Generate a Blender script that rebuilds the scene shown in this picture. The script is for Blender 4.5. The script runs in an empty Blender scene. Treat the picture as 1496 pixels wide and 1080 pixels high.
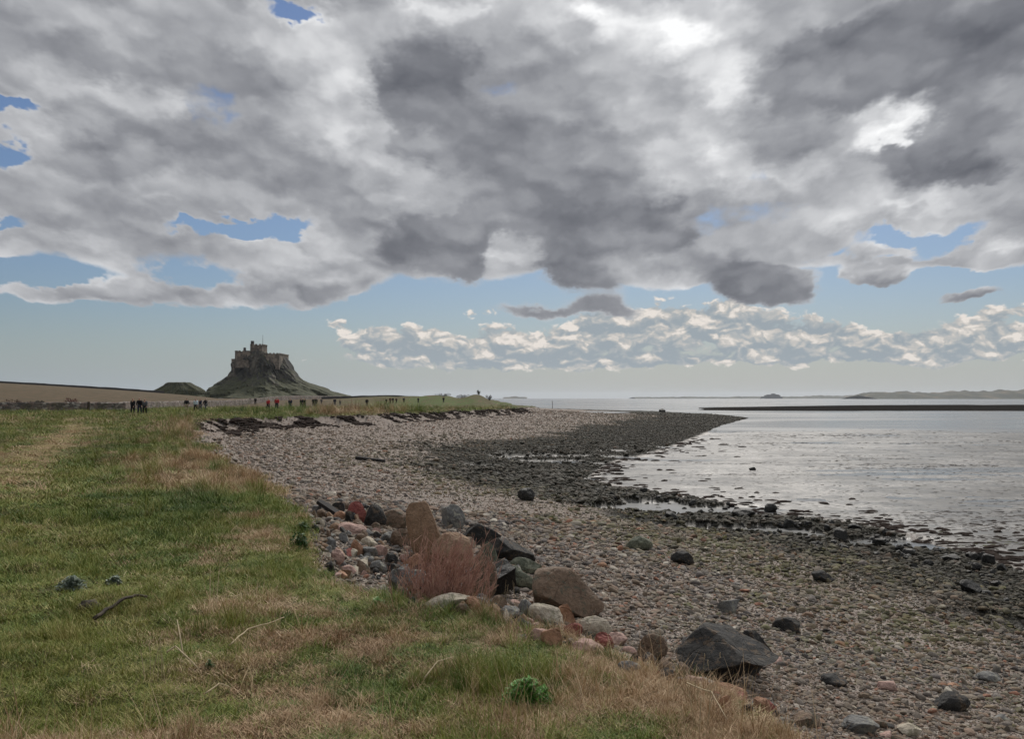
import bpy, bmesh, math, random
import numpy as np
from mathutils import Vector, Matrix, noise as mnoise
R = math.radians
random.seed(7)
rng = np.random.default_rng(11)
C = bpy.context.scene.collection

# ------------------------------------------------------------------ camera, world, sun, exposure
EYE = 1.7            # eye height above the turf (turf is z = 0)
F = 1296.0           # focal length in pixels of a 1496-wide frame
PITCH = math.atan2(582 - 540, F)
cam_data = bpy.data.cameras.new('camera')
cam_data.sensor_width = 36.0
cam_data.lens = 36.0 * F / 1496.0
cam_data.clip_start = 0.1
cam_data.clip_end = 60000.0
cam = bpy.data.objects.new('camera', cam_data)
cam.location = (0, 0, EYE)
cam.rotation_euler = (R(90) + PITCH, 0, 0)
C.objects.link(cam)
bpy.context.scene.camera = cam

SUN_AZ, SUN_EL = 14.0, 40.0      # degrees: azimuth to the right of +Y, elevation
sun_data = bpy.data.lights.new('sun', 'SUN')
sun_data.energy = 3.0
sun_data.angle = R(10)
sun_data.color = (1.0, 0.95, 0.88)
sun = bpy.data.objects.new('sun', sun_data)
sun.rotation_euler = (R(90 - SUN_EL), 0, R(180 - SUN_AZ))
C.objects.link(sun)

sc = bpy.context.scene
sc.view_settings.view_transform = 'Standard'
sc.view_settings.look = 'None'
sc.view_settings.exposure = 0.0
sc.view_settings.gamma = 1.0
sc.cycles.max_bounces = 5
sc.cycles.diffuse_bounces = 2
sc.cycles.glossy_bounces = 2
sc.cycles.transmission_bounces = 2
sc.cycles.volume_bounces = 0
sc.cycles.caustics_reflective = False
sc.cycles.caustics_refractive = False

def ray(x, y):
    """world direction of a photograph pixel, scaled so that its y is 1"""
    a, b = (x - 748) / F, (540 - y) / F
    c, s = math.cos(PITCH), math.sin(PITCH)
    return Vector((a / (c - b * s), 1.0, (s + b * c) / (c - b * s)))
def P(x, y, z=0.0):
    """where a photograph pixel meets the level z"""
    d = ray(x, y)
    t = (z - EYE) / d.z
    return Vector((d.x * t, t, z))
def PD(x, y, D):
    d = ray(x, y)
    return Vector((d.x * D, D, EYE + d.z * D))
def azel(x, y):
    d = ray(x, y).normalized()
    return math.degrees(math.atan2(d.x, d.y)), math.degrees(math.asin(d.z))

class G:
    """small helper to write node graphs as expressions"""
    def __init__(s, tree): s.t = tree; s.n = tree.nodes; s.l = tree.links
    def put(s, sock, v):
        if hasattr(v, 'is_linked') or hasattr(v, 'links'): s.l.new(v, sock)
        else: sock.default_value = v
    def m(s, op, a, b=None, c=None, clamp=False):
        n = s.n.new('ShaderNodeMath'); n.operation = op; n.use_clamp = clamp
        s.put(n.inputs[0], a)
        if b is not None: s.put(n.inputs[1], b)
        if c is not None: s.put(n.inputs[2], c)
        return n.outputs[0]
    def v(s, op, a, b=None, out=0, scale=None):
        n = s.n.new('ShaderNodeVectorMath'); n.operation = op
        s.put(n.inputs[0], a)
        if b is not None: s.put(n.inputs[1], b)
        if scale is not None: s.put(n.inputs['Scale'], scale)
        return n.outputs[out]
    def xyz(s, x, y, z):
        n = s.n.new('ShaderNodeCombineXYZ')
        for i, q in enumerate((x, y, z)): s.put(n.inputs[i], q)
        return n.outputs[0]
    def sep(s, a):
        n = s.n.new('ShaderNodeSeparateXYZ'); s.put(n.inputs[0], a); return n.outputs
    def noise(s, vec, scale=1.0, detail=4.0, rough=0.5, dist=0.0, col=False, lac=2.0, dim='3D'):
        n = s.n.new('ShaderNodeTexNoise'); n.noise_dimensions = dim; s.put(n.inputs['Vector'], vec)
        s.put(n.inputs['Scale'], scale); n.inputs['Detail'].default_value = detail
        n.inputs['Roughness'].default_value = rough; n.inputs['Distortion'].default_value = dist
        n.inputs['Lacunarity'].default_value = lac
        return n.outputs['Color' if col else 0]
    def voro(s, vec, scale=1.0, detail=0.0, rough=0.5, feature='F1', out='Distance', rand=1.0, dim='3D'):
        n = s.n.new('ShaderNodeTexVoronoi'); n.voronoi_dimensions = dim; n.feature = feature; s.put(n.inputs['Vector'], vec)
        n.inputs['Scale'].default_value = scale
        if 'Detail' in n.inputs:
            n.inputs['Detail'].default_value = detail; n.inputs['Roughness'].default_value = rough
        n.inputs['Randomness'].default_value = rand
        return n.outputs[out]
    def ss(s, x, a, b, lo=0.0, hi=1.0):
        n = s.n.new('ShaderNodeMapRange'); n.interpolation_type = 'SMOOTHSTEP'
        s.put(n.inputs['Value'], x); s.put(n.inputs['From Min'], a); s.put(n.inputs['From Max'], b)
        s.put(n.inputs['To Min'], lo); s.put(n.inputs['To Max'], hi)
        return n.outputs[0]
    def mix(s, f, a, b, mode='MIX'):
        n = s.n.new('ShaderNodeMix'); n.data_type = 'RGBA'; n.blend_type = mode
        s.put(n.inputs[0], f)
        for k, q in ((6, a), (7, b)):
            if isinstance(q, tuple) and len(q) == 3: q = (*q, 1.0)
            s.put(n.inputs[k], q)
        return n.outputs[2]
    def ramp(s, f, stops, interp='LINEAR'):
        n = s.n.new('ShaderNodeValToRGB'); s.put(n.inputs[0], f); e = n.color_ramp
        e.interpolation = interp
        while len(e.elements) > 1: e.elements.remove(e.elements[-1])
        e.elements[0].position = stops[0][0]; e.elements[0].color = (*stops[0][1], 1)
        for p, c in stops[1:]:
            q = e.elements.new(p); q.color = (*c, 1)
        return n.outputs[0]
    def attr(s, name, kind='GEOMETRY', out='Fac'):
        n = s.n.new('ShaderNodeAttribute'); n.attribute_name = name; n.attribute_type = kind
        return n.outputs[out]

# ---- the sky: a Nishita sky behind broken stratocumulus and a low band of cumulus
world = bpy.data.worlds.new('World'); sc.world = world; world.use_nodes = True
wt = world.node_tree; wt.nodes.clear()
g = G(wt)
sky = wt.nodes.new('ShaderNodeTexSky'); sky.sky_type = 'NISHITA'; sky.sun_disc = False
sky.sun_elevation = R(SUN_EL); sky.sun_rotation = R(SUN_AZ)
sky.air_density = 1.3; sky.dust_density = 0.6; sky.ozone_density = 2.0; sky.altitude = 0
tc = wt.nodes.new('ShaderNodeTexCoord')
d = tc.outputs['Generated']
dx, dy, dz = g.sep(d)
zc = g.m('MAXIMUM', dz, 0.0)
az = g.m('MULTIPLY', g.m('ARCTAN2', dx, dy), 57.29578)
el = g.m('MULTIPLY', g.m('ARCSINE', dz), 57.29578)
# noise domain: finer and flatter towards the horizon, as a real cloud deck is
ec = g.m('ADD', g.m('MAXIMUM', el, 0.0), 42.0)
q = g.xyz(g.m('MULTIPLY', az, g.m('DIVIDE', 5.4, ec)), g.m('MULTIPLY', g.m('LOGARITHM', ec, 2.71828), 8.4), 0.0)
w1 = g.v('SUBTRACT', g.noise(q, 0.7, 3, 0.55, col=True, dim='2D'), (0.5, 0.5, 0.5))
w2 = g.v('SUBTRACT', g.noise(q, 3.0, 4, 0.6, col=True, dim='2D'), (0.5, 0.5, 0.5))
ae = g.xyz(az, el, 0.0)
wamt = g.ss(el, 3.0, 16.0, 0.35, 1.0)
warp = g.v('MULTIPLY', g.v('ADD', g.v('SCALE', w1, scale=3.0), g.v('SCALE', w2, scale=4.0)), (1.2, 0.9, 0.0))
aw = g.v('ADD', ae, g.v('SCALE', warp, scale=wamt))
def blobs(coord, lst, start=0.0):
    """sum of weighted soft ellipses; each is (x, y, rx, ry, weight), given by where it stands in the sky"""
    acc = start
    for (x, y, rx, ry, w) in lst:
        a, e = azel(x, y)
        k = 57.29578 / F * math.cos(R(a)) ** 2 * 2.2
        n = g.n.new('ShaderNodeTexGradient'); n.gradient_type = 'QUADRATIC_SPHERE'
        tm = n.texture_mapping; tm.vector_type = 'POINT'
        tm.scale = (1 / (rx * k), 1 / (ry * k), 0); tm.translation = (-a / (rx * k), -e / (ry * k), 0)
        g.l.new(coord, n.inputs[0])
        acc = g.m('MULTIPLY_ADD', n.outputs[1], w, acc)
    return acc
n1 = g.noise(q, 1.1, 8, 0.52, dim='2D')
n2 = g.noise(g.v('ADD', q, (5.1, 2.2, 7.7)), 5.0, 6, 0.55, dim='2D')
qv = g.v('ADD', q, g.v('SCALE', w2, scale=0.30))
vb = g.voro(qv, 1.35, 2.0, 0.5, 'F1', dim='2D')
vbu = g.voro(g.v('ADD', qv, (0.03, 0.10, 0)), 1.35, 2.0, 0.5, 'F1', dim='2D')
n1u = g.noise(g.v('ADD', q, (0.02, 0.06, 0)), 1.1, 6, 0.5, dim='2D')
puff = g.m('SUBTRACT', 0.44, vb)
soft = g.noise(g.v('ADD', q, (3.3, 9.1, 0)), 2.6, 5, 0.5, dim='2D')                       # rounded lobes
relief = g.m('ADD', g.m('MULTIPLY', g.m('SUBTRACT', vbu, vb), 0.20), g.m('MULTIPLY', g.m('SUBTRACT', n1, n1u), 0.25))
ragged = g.m('ADD', g.m('MULTIPLY', g.m('SUBTRACT', n1, 0.5), 0.9), g.m('ADD', g.m('MULTIPLY', g.m('SUBTRACT', n2, 0.5), 0.5), g.m('MULTIPLY', puff, 1.0)))
# back sheet of stratocumulus with its blue gaps
sheet = [(425,22,42,18,-2.4),(20,190,50,40,-.5),(420,335,100,14,-.5),(5,148,55,16,-2.1),(0,218,40,20,-2.1),(45,402,85,15,-2.1),(290,328,65,10,-1.8),(385,336,48,13,-2.1),
 (15,325,34,7,-1.2),(1335,345,90,17,-2.4),(1215,368,30,10,-.9),(1195,402,40,14,-1.7),(1370,398,60,12,-1.4),(1290,376,60,8,-.8),
 (90,434,170,20,2.4),(300,428,160,28,2.6),(470,420,75,30,2.5),(1000,410,130,26,1.2),(640,380,100,20,.9),(730,385,40,22,1.2),(790,360,40,22,.8),
 (1275,408,68,19,3.0),(1425,428,62,15,3.0),(1470,372,70,22,2.0),(1400,380,60,10,1.2),(1000,400,100,20,.6)]
cov = blobs(aw, sheet, g.ss(el, 6.2, 9.2, -1.0, 1.30))
cov = g.m('ADD', cov, ragged)
alpha = g.ss(cov, 0.0, 0.45)
tones = [(485,145,60,75,.20),(510,190,45,40,.10),(440,60,110,35,.10),(130,130,100,30,.07),(1000,40,70,45,.34),(1045,130,48,45,.30),(1040,215,60,40,.26),(880,30,90,40,.24),(930,100,40,30,.12),(1315,185,60,45,.34),
 (1130,262,120,28,.24),(1350,298,170,22,.24),(1200,330,80,30,.10),(690,15,65,20,.26),(610,10,40,14,.14),(735,375,35,25,.24),(600,290,40,20,.10),
 (250,230,190,40,-.12),(120,75,130,40,-.07),(330,180,160,18,.06),(250,285,170,14,.08),(60,300,60,14,.08),(120,355,150,12,.08),(430,365,110,16,.12),
 (420,418,150,13,-.10),(120,440,140,8,-.05),(300,390,60,10,.04),(470,380,40,14,-.06),(1285,418,45,9,-.16),(1430,434,45,8,-.14),(1280,395,55,8,.12),(1460,360,70,12,.16),(60,185,60,16,.10),(240,165,50,16,.08),(900,240,60,40,.02)]
tone = blobs(aw, tones, 0.69)
tone = g.m('ADD', tone, g.m('ADD', g.ss(cov, 0.1, 0.9, 0.10, 0.0), relief))
tone = g.m('ADD', tone, g.m('ADD', g.m('MULTIPLY', puff, 0.16), g.m('MULTIPLY', g.m('SUBTRACT', soft, 0.5), 0.16)))
def over(tone, alpha, lst, start, base, edge_w, rim, shade):
    """one nearer bank of cloud: dark body, lighter rim, over what lies behind"""
    c = g.m('ADD', blobs(aw, lst, start), g.m('MULTIPLY', ragged, 0.85))
    a = g.ss(c, 0.0, edge_w)
    t = blobs(aw, shade, base)
    t = g.m('ADD', t, g.m('ADD', g.ss(c, 0.1, 0.95, rim, 0.0), g.m('ADD', g.m('MULTIPLY', relief, 0.75), g.m('ADD', g.m('MULTIPLY', puff, 0.15), g.m('MULTIPLY', g.m('SUBTRACT', soft, 0.5), 0.10)))))
    tone = g.m('ADD', g.m('MULTIPLY', tone, g.m('SUBTRACT', 1.0, a)), g.m('MULTIPLY', t, a))
    return tone, g.m('MAXIMUM', alpha, a)
centre = [(600,125,62,75,1.7),(690,110,90,80,1.5),(760,210,120,80,1.9),(650,215,60,50,1.2),(880,235,90,70,1.5),(620,352,100,48,2.8),(690,385,40,26,1.8),(560,120,40,60,.8),(760,310,100,45,1.7),
 (815,390,50,36,2.6),(900,345,90,45,1.8),(1000,362,80,38,1.8),(1090,400,75,26,2.0),(1130,424,72,28,2.8),(960,300,90,40,1.2),(870,420,60,22,1.4),(800,456,95,11,1.9),(900,450,50,12,1.5),
 (738,372,28,18,-1.5),(480,250,60,80,-.8),(620,285,34,14,-.8),(870,120,24,40,-.6)]
tone, alpha = over(tone, alpha, centre, -0.50, 0.572, 0.60, 0.14, [(610,365,110,34,-.085),(815,400,50,20,-.06),(1110,425,90,18,-.08),(590,110,60,50,-.04),(900,250,100,60,.05),(1060,365,50,14,.08),(1000,330,80,20,.05),(700,240,80,40,.03),(700,20,60,30,.04)])
east = [(1240,75,150,80,2.2),(1370,210,120,52,2.2),(1120,190,50,40,.8),(1450,70,150,100,2.2),(1180,130,70,55,1.4),(1440,250,90,28,1.4),(1318,185,44,32,-2.2),(1235,12,26,10,-.8)]
tone, alpha = over(tone, alpha, east, -0.38, 0.560, 0.70, 0.14, [(1410,235,110,30,-.07),(1260,95,110,50,-.03),(1130,170,50,40,.05)])
# the deck is thin towards the sun, which stands just above the frame
sv = Vector((math.sin(R(SUN_AZ)) * math.cos(R(SUN_EL)), math.cos(R(SUN_AZ)) * math.cos(R(SUN_EL)), math.sin(R(SUN_EL))))
sd = g.v('DOT_PRODUCT', d, tuple(sv), out=1)
glow = g.ss(sd, 0.955, 1.0)
def lin(c): return tuple(((max(v, 0) / 12.92) if v <= 0.04045 else ((v + 0.055) / 1.055) ** 2.4) for v in c)
deck_col = g.ramp(tone, [(t, lin((t - .012 * (1.2 - t), t, t + .045 * (1.05 - t)))) for t in (.38, .46, .52, .58, .64, .72, .8, .9, 1.0)])
deck_col = g.v('SCALE', deck_col, scale=g.m('MULTIPLY_ADD', glow, 1.5, 1.0))
# overhead and behind the camera the deck is brighter (sun side from above)
deck_col = g.v('SCALE', deck_col, scale=g.ss(el, 27.0, 50.0, 1.0, 1.9))
# low cumulus
q2 = g.xyz(g.m('MULTIPLY', az, 0.30), g.m('MULTIPLY', el, 0.50), 3.0)
q2 = g.v('ADD', q2, g.v('SCALE', g.v('SUBTRACT', g.noise(q2, 1.6, 4, 0.6, col=True, dim='2D'), (0.5, 0.5, 0.5)), scale=0.5))
v2 = g.voro(q2, 1.35, 3.0, 0.55, 'F1', dim='2D')
v2u = g.voro(g.v('ADD', q2, (0.03, 0.13, 0)), 1.35, 3.0, 0.55, 'F1', dim='2D')
n3 = g.noise(q2, 0.8, 6, 0.55, dim='2D')
cum_blobs = [(500,470,30,14,1.2),(520,500,50,24,1.4),(600,500,80,28,1.9),(700,510,80,24,1.8),(800,500,80,28,1.9),(880,490,70,34,1.9),(1000,470,110,34,2.4),(1060,450,60,20,1.0),(1120,495,90,28,2.0),(1230,490,80,24,2.0),
 (1330,505,80,20,1.8),(1440,475,70,34,2.2),(1400,510,90,22,1.4),(700,458,26,14,1.6),(650,528,240,12,1.4),(950,528,260,13,1.5),(1300,522,220,12,1.2),(1700,480,200,30,2),(2100,470,250,40,2)]
ae2 = g.v('ADD', ae, g.v('MULTIPLY', w2, (3.0, 1.2, 0.0)))
cc = blobs(ae2, cum_blobs, -0.40)
cc = g.m('ADD', cc, g.m('ADD', g.m('MULTIPLY', g.m('SUBTRACT', n3, 0.5), 0.9), g.m('MULTIPLY', g.m('SUBTRACT', 0.42, v2), 1.2)))
calpha = g.m('MULTIPLY', g.ss(cc, 0.0, 0.36), g.ss(el, 0.9, 2.2))
ct = g.m('ADD', g.m('MULTIPLY', g.m('SUBTRACT', v2u, v2), 0.85), g.m('ADD', 0.66, g.m('MULTIPLY', g.m('SUBTRACT', 0.38, v2), 0.45)))
ct = g.m('ADD', ct, g.m('MULTIPLY', g.m('SUBTRACT', 0.5, n3), 0.8))
ct = g.m('ADD', ct, g.ss(cc, 0.0, 0.5, 0.16, 0.04))
ct = g.m('ADD', ct, g.ss(el, 2.0, 4.5, -0.08, 0.10))
cum_col = g.ramp(ct, [(0.3, lin((.60,.64,.67))), (0.52, lin((.67,.69,.70))), (0.72, lin((.78,.765,.745))), (0.95, lin((.91,.88,.85)))])
skyc = g.v('MULTIPLY', sky.outputs[0], (0.040, 0.046, 0.060))
hz = g.ss(el, -2.0, g.ss(az, -25.0, 15.0, 5.6, 7.5), 1.0, 0.0)
skyc = g.mix(g.m('MULTIPLY', hz, 0.80), skyc, g.mix(g.ss(az, -25.0, 12.0), lin((.59, .665, .73)), lin((.655, .69, .715))))
colr = g.mix(calpha, skyc, cum_col)
colr = g.mix(g.m('MULTIPLY', alpha, 1.0), colr, deck_col)
bg = wt.nodes.new('ShaderNodeBackground')
wt.links.new(g.v('SCALE', colr, scale=20.0), bg.inputs['Color'])
bg.inputs['Strength'].default_value = 0.05
wo = wt.nodes.new('ShaderNodeOutputWorld'); wt.links.new(bg.outputs[0], wo.inputs[0])
sc.cycles.use_adaptive_sampling = True
sc.cycles.adaptive_threshold = 0.01
world.cycles.sampling_method = 'MANUAL'; world.cycles.sample_map_resolution = 512

# ------------------------------------------------------------------ helpers
def mat(name, build, rough=0.9, spec=0.3):
    m = bpy.data.materials.new(name); m.use_nodes = True
    t = m.node_tree; t.nodes.clear()
    h = G(t)
    b = t.nodes.new('ShaderNodeBsdfPrincipled'); o = t.nodes.new('ShaderNodeOutputMaterial')
    t.links.new(b.outputs[0], o.inputs[0])
    b.inputs['Roughness'].default_value = rough
    b.inputs['Specular IOR Level'].default_value = spec
    build(h, b)
    return m
def bump(h, b, height, strength=0.5, dist=0.02):
    n = h.n.new('ShaderNodeBump'); n.inputs['Strength'].default_value = strength
    n.inputs['Distance'].default_value = dist
    h.put(n.inputs['Height'], height); h.l.new(n.outputs[0], b.inputs['Normal'])
def pos(h): return h.n.new('ShaderNodeNewGeometry').outputs['Position']
def objco(h): return h.n.new('ShaderNodeTexCoord').outputs['Object']
def tag(o, label=None, cat=None, group=None, kind=None):
    for k, v in (('label', label), ('category', cat), ('group', group), ('kind', kind)):
        if v: o[k] = v
    return o
def mesh_obj(name, verts, faces, m=None, parent=None, smooth=False, attrs=None, mats=None, fmat=None):
    me = bpy.data.meshes.new(name)
    verts = np.asarray(verts, dtype=np.float32)
    if isinstance(faces, np.ndarray):
        k = faces.shape[1]
        me.vertices.add(len(verts)); me.vertices.foreach_set('co', verts.ravel())
        me.loops.add(faces.size); me.loops.foreach_set('vertex_index', faces.ravel().astype(np.int32))
        me.polygons.add(len(faces))
        me.polygons.foreach_set('loop_start', np.arange(0, faces.size, k, dtype=np.int32))
        me.polygons.foreach_set('loop_total', np.full(len(faces), k, dtype=np.int32))
        me.update(calc_edges=True)
    else:
        me.from_pydata([tuple(map(float, v)) for v in verts], [], faces)
    if smooth: me.polygons.foreach_set('use_smooth', [True] * len(me.polygons))
    for k, v in (attrs or {}).items():
        a = me.attributes.new(k, 'FLOAT', 'POINT'); a.data.foreach_set('value', np.asarray(v, dtype=np.float32))
    for q_ in (mats or ([m] if m else [])): me.materials.append(q_)
    if fmat is not None: me.polygons.foreach_set('material_index', np.asarray(fmat, dtype=np.int32))
    me.update()
    o = bpy.data.objects.new(name, me); C.objects.link(o)
    if parent: o.parent = parent
    return o
def empty(name, loc, rz=0.0):
    o = bpy.data.objects.new(name, None); C.objects.link(o); o.location = loc; o.rotation_euler = (0, 0, rz)
    o.empty_display_size = 0.2
    return o

# value noise in numpy
_tab = np.random.default_rng(3).random((256, 256))
def vnoise(x, y):
    xi = np.floor(x).astype(int); yi = np.floor(y).astype(int); fx = x - xi; fy = y - yi
    fx = fx * fx * (3 - 2 * fx); fy = fy * fy * (3 - 2 * fy)
    a = _tab[xi & 255, yi & 255]; b = _tab[(xi + 1) & 255, yi & 255]
    c = _tab[xi & 255, (yi + 1) & 255]; d_ = _tab[(xi + 1) & 255, (yi + 1) & 255]
    return (a * (1 - fx) + b * fx) * (1 - fy) + (c * (1 - fx) + d_ * fx) * fy
def fbm(x, y, o=4, s=1.0, seed=0):
    r = 0; a = 0.5; t = 0
    x = x / s + seed * 17.3; y = y / s + seed * 9.7
    for _ in range(o):
        r = r + a * vnoise(x, y); t += a; a *= 0.5
        x, y = 2.03 * x * 0.8 - 2.03 * y * 0.6 + 5.1, 2.03 * x * 0.6 + 2.03 * y * 0.8 + 1.7
    return r / t
def sstep(x, a, b):
    t = np.clip((x - a) / (b - a), 0, 1); return t * t * (3 - 2 * t)

# ------------------------------------------------------------------ the lie of the land (metres; turf at z = 0)
WATER = -2.36
def pl(pts, z): return [tuple(P(x, y, z).xy) for x, y in pts]
edge_pts = [(60, -140), (26, -60), (9, -18), (3.4, -3), (1.55, 2.5)] + pl([(1150, 1080), (1085, 1040), (1000, 992), (870, 950), (770, 915), (690, 893),
    (560, 872), (492, 845), (450, 808), (436, 770), (422, 742), (395, 718), (345, 695), (305, 678), (292, 655), (283, 636), (278, 621),
    (292, 614.5), (400, 610), (520, 607.5), (640, 601.5), (760, 596.5)], 0.0) + [(4.5, 185), (-2, 240), (-12, 330), (-30, 700), (-60, 1300), (-100, 2500)]
shore_pts = [(110, -150), (60, -70), (28, -22), (17, 0), (13.2, 12)] + pl([(1496, 838), (1400, 806), (1280, 772), (1150, 756), (1050, 736), (900, 713), (855, 701),
    (890, 676), (955, 661), (1000, 645), (1055, 622), (1095, 611)], -2.3) + [(50, 215), (45, 272), (27, 312), (10, 365), (-4, 600), (-40, 1300), (-80, 2500)]
left_close = [(-3000, 2500), (-3000, -400), (60, -400)]
LAND = np.array(edge_pts + left_close); SHORE = np.array(shore_pts + left_close[:2] + [(110, -400)])
E_, S_ = np.array(edge_pts), np.array(shore_pts)
def pdist(x, y, L):
    best = np.full(x.shape, 1e18)
    for (ax, ay), (bx, by) in zip(L[:-1], L[1:]):
        ex, ey = bx - ax, by - ay
        t = np.clip(((x - ax) * ex + (y - ay) * ey) / (ex * ex + ey * ey), 0, 1)
        best = np.minimum(best, (x - ax - t * ex) ** 2 + (y - ay - t * ey) ** 2)
    return np.sqrt(best)
def inside(x, y, L):
    c = np.zeros(x.shape, bool); n = len(L)
    for i in range(n):
        (ax, ay), (bx, by) = L[i], L[(i + 1) % n]
        k = ((ay > y) != (by > y))
        with np.errstate(divide='ignore', invalid='ignore'):
            c ^= k & (x < (bx - ax) * (y - ay) / (by - ay + 1e-12) + ax)
    return c
POOL = P(866, 601.8, -1.45)
def land(x, y):
    """height and zones: dict with z, de (signed distance from the turf edge), t (0 at turf, 1 at the mud), mud, ..."""
    x = np.asarray(x, float); y = np.asarray(y, float)
    r = np.hypot(x, y)
    wob = (fbm(x, y, 3, 1.3, 1) - .5) * np.clip(r * .05, .25, 2.5)
    il = inside(x, y, LAND); ib = inside(x, y, SHORE)
    dE = pdist(x, y, E_); dS = pdist(x, y, S_)
    de = np.where(il, -dE, dE) + wob
    t = np.where(ib, np.where(il, 0, dE / (dE + dS + 1e-6)), 1.0)
    ds = np.where(ib, -dS, dS)
    # turf
    hump = (fbm(x, y, 3, 7.0, 2) - .5) * .35 * sstep(r, 3, 20) + (fbm(x, y, 3, 1.1, 3) - .5) * .16 + (fbm(x, y, 2, .35, 14) - .5) * .09
    tuss = np.exp(-(((x + 6.5) / 3.5) ** 2 + ((y - 21) / 7) ** 2))
    zg = hump * sstep(-de, 0, 3) + tuss * (fbm(x, y, 3, .9, 4) - .35) * .35
    zg = zg * (1 - .75 * sstep(r, 35, 80))
    zg += 0.07 * sstep(-de, 0.0, .5) * (1 - sstep(-de, .8, 3))
    # rising field at the left, dunes at the right of it
    zr = 7.6 * sstep(y, 170, 430) * np.clip((-x / np.maximum(y, 1) - .33) / .25, 0, 1) ** .75 * (y > 0)
    zr = zr + 1.3 * sstep(y, 190, 300) * (x < 0)
    px = 748 + F * x / np.maximum(y, 1)
    dune = lambda cx, w, D, wd, h_: h_ * np.exp(-((px - cx) / w) ** 2 - ((y - D) / wd) ** 2)
    zr = zr + (dune(650, 34, 215, 30, 1.7) + dune(612, 40, 235, 30, 1.0) + dune(697, 22, 200, 22, 1.9) + dune(560, 60, 270, 40, 1.0)) * (y > 0) * (.8 + .5 * fbm(x, y, 3, 6, 5)) * sstep(-de, -1, 6)
    bank = .45 + .15 * sstep(r, 30, 60)
    bw = np.clip(.5 + .02 * r, .5, 2.2)
    zb = -bank * sstep(de, -.05, bw)
    low = 1 - (1 - t) ** 1.9
    zb = zb + (-2.24 + bank) * low
    zb += (fbm(x, y, 4, 2.5, 6) - .5) * .22 * sstep(de, .1, 2) + (fbm(x, y, 3, .5, 7) - .5) * .06
    pool = np.exp(-((x - POOL.x) / 6.5) ** 4 - ((y - POOL.y) / 10) ** 4)
    dip = sstep(fbm(x * .55 + .3 * y, y * .9, 4, 2.2, 33), .525, .57) * sstep(t, .56, .70) * sstep(-zb, 1.98, 2.14) * (r < 75)
    zb = zb * (1 - dip) + np.minimum(zb, WATER - .05) * dip
    zb = zb * (1 - pool) + pool * -1.62
    # mud: barely above the water, so that films and pools stand on it
    zm = -2.312 - .010 * sstep(ds, 3, 40) + (fbm(x * .4, y * 1.5, 5, 6.0, 8) - .5) * .22 + (fbm(x * .6, y * 1.5, 3, .9, 13) - .5) * .05
    chan = sstep(y - .12 * x + (fbm(x, y, 3, 14, 9) - .5) * 30, 96, 130) * (x > -5)
    zm = zm * (1 - chan) + chan * -2.9
    fr = sstep(ds, -1.5, 2.5)
    z = np.where(de < 0, zg + np.maximum(zr, 0), 0)
    z = np.where(de >= 0, zb * (1 - fr) + np.minimum(zm, 9) * fr + 0, z)
    z = np.where((de >= 0) & (ib) & (t < .6), zb, z)
    # the dark bar out in the channel
    bx0 = 4 + (y - 288) * .25
    bar = sstep(x, bx0, bx0 + 150) * sstep(y + (fbm(x, y, 3, 25, 10) - .5) * 16, 268, 300) * (1 - sstep(y, 380, 460)) * (1 - sstep(x, 900, 1200))
    z = np.where(~ib, z + bar * (1.75 + .5 * (fbm(x, y, 3, 30, 11) - .5)), z)
    z = np.where(~ib & (y > 470), -4.0, z)
    return dict(z=z, de=de, t=t, ds=ds, il=il, ib=ib, bar=bar, mud=np.maximum(sstep(ds, -.6, .8), dip * ib), zr=zr)
def zat(x, y): return float(land(np.array([x]), np.array([y]))['z'][0])
_ts = np.exp(np.linspace(math.log(2.2), math.log(900), 3500))
def at(x, y):
    """the first point of the ground that a photograph pixel sees"""
    d_ = ray(x, y); zz = land(d_.x * _ts, _ts)['z']; k = np.argmax(EYE + d_.z * _ts <= zz)
    if k == 0: k = len(_ts) - 1
    return Vector((d_.x * _ts[k], _ts[k], zz[k]))

# ------------------------------------------------------------------ ground material: turf, shingle, weed-dark stones, wet mud
def dryness(x, y):
    """0 lush green .. 1 bleached dead grass"""
    L = land(x, y); de = L['de']; r = np.hypot(x, y)
    px = 748 + F * x / np.maximum(y, .5); py = 582 + 1.7 * F / np.maximum(y, .5)
    v = .13 + (fbm(x, y, 4, 1.6, 21) - .5) * 1.9 + (fbm(x, y, 3, .35, 22) - .5) * 1.9
    v += .22 * np.exp(-(de / .6) ** 2) * sstep(-r, -40, -6) + .05 * np.exp(-(de / 3.0) ** 2)
    b = lambda cx, cy, rx, ry, w: w * np.exp(-((px - cx) / rx) ** 2 - ((py - cy) / ry) ** 2)
    v += b(250, 690, 90, 30, .6) + b(360, 715, 80, 22, .45) + b(265, 632, 35, 14, .9) + b(330, 940, 90, 22, .2) + b(480, 935, 120, 26, .35)
    v += b(980, 1050, 110, 50, .35) + b(250, 1060, 60, 30, .2) + b(600, 905, 140, 18, .5) + b(740, 1060, 90, 40, .2) + b(500, 604, 60, 3.5, 1.0) + b(420, 1060, 90, 20, .4) + b(160, 868, 90, 9, .4)
    v -= b(60, 860, 130, 90, .75) + b(90, 740, 110, 50, .5) + b(60, 1000, 160, 60, .45) + b(770, 1010, 55, 30, .7) + b(640, 960, 120, 25, .35) + b(240, 770, 120, 30, .45) + b(200, 655, 60, 20, .4) + b(20, 600, 300, 5, .5) + b(330, 600, 150, 5, .35) + b(650, 845, 60, 12, .2)
    return np.clip(v, 0, 1)
def pathness(x, y):
    px = 748 + F * x / np.maximum(y, .5); py = 582 + 1.7 * F / np.maximum(y, .5)
    c = 118 - (py - 620) * 1.25
    w = 20 + (py - 612) * .55
    return np.exp(-((px - c) / np.maximum(w, 5)) ** 2) * sstep(py, 612, 626) * (1 - sstep(py, 700, 770)) * (y > 0)

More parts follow.
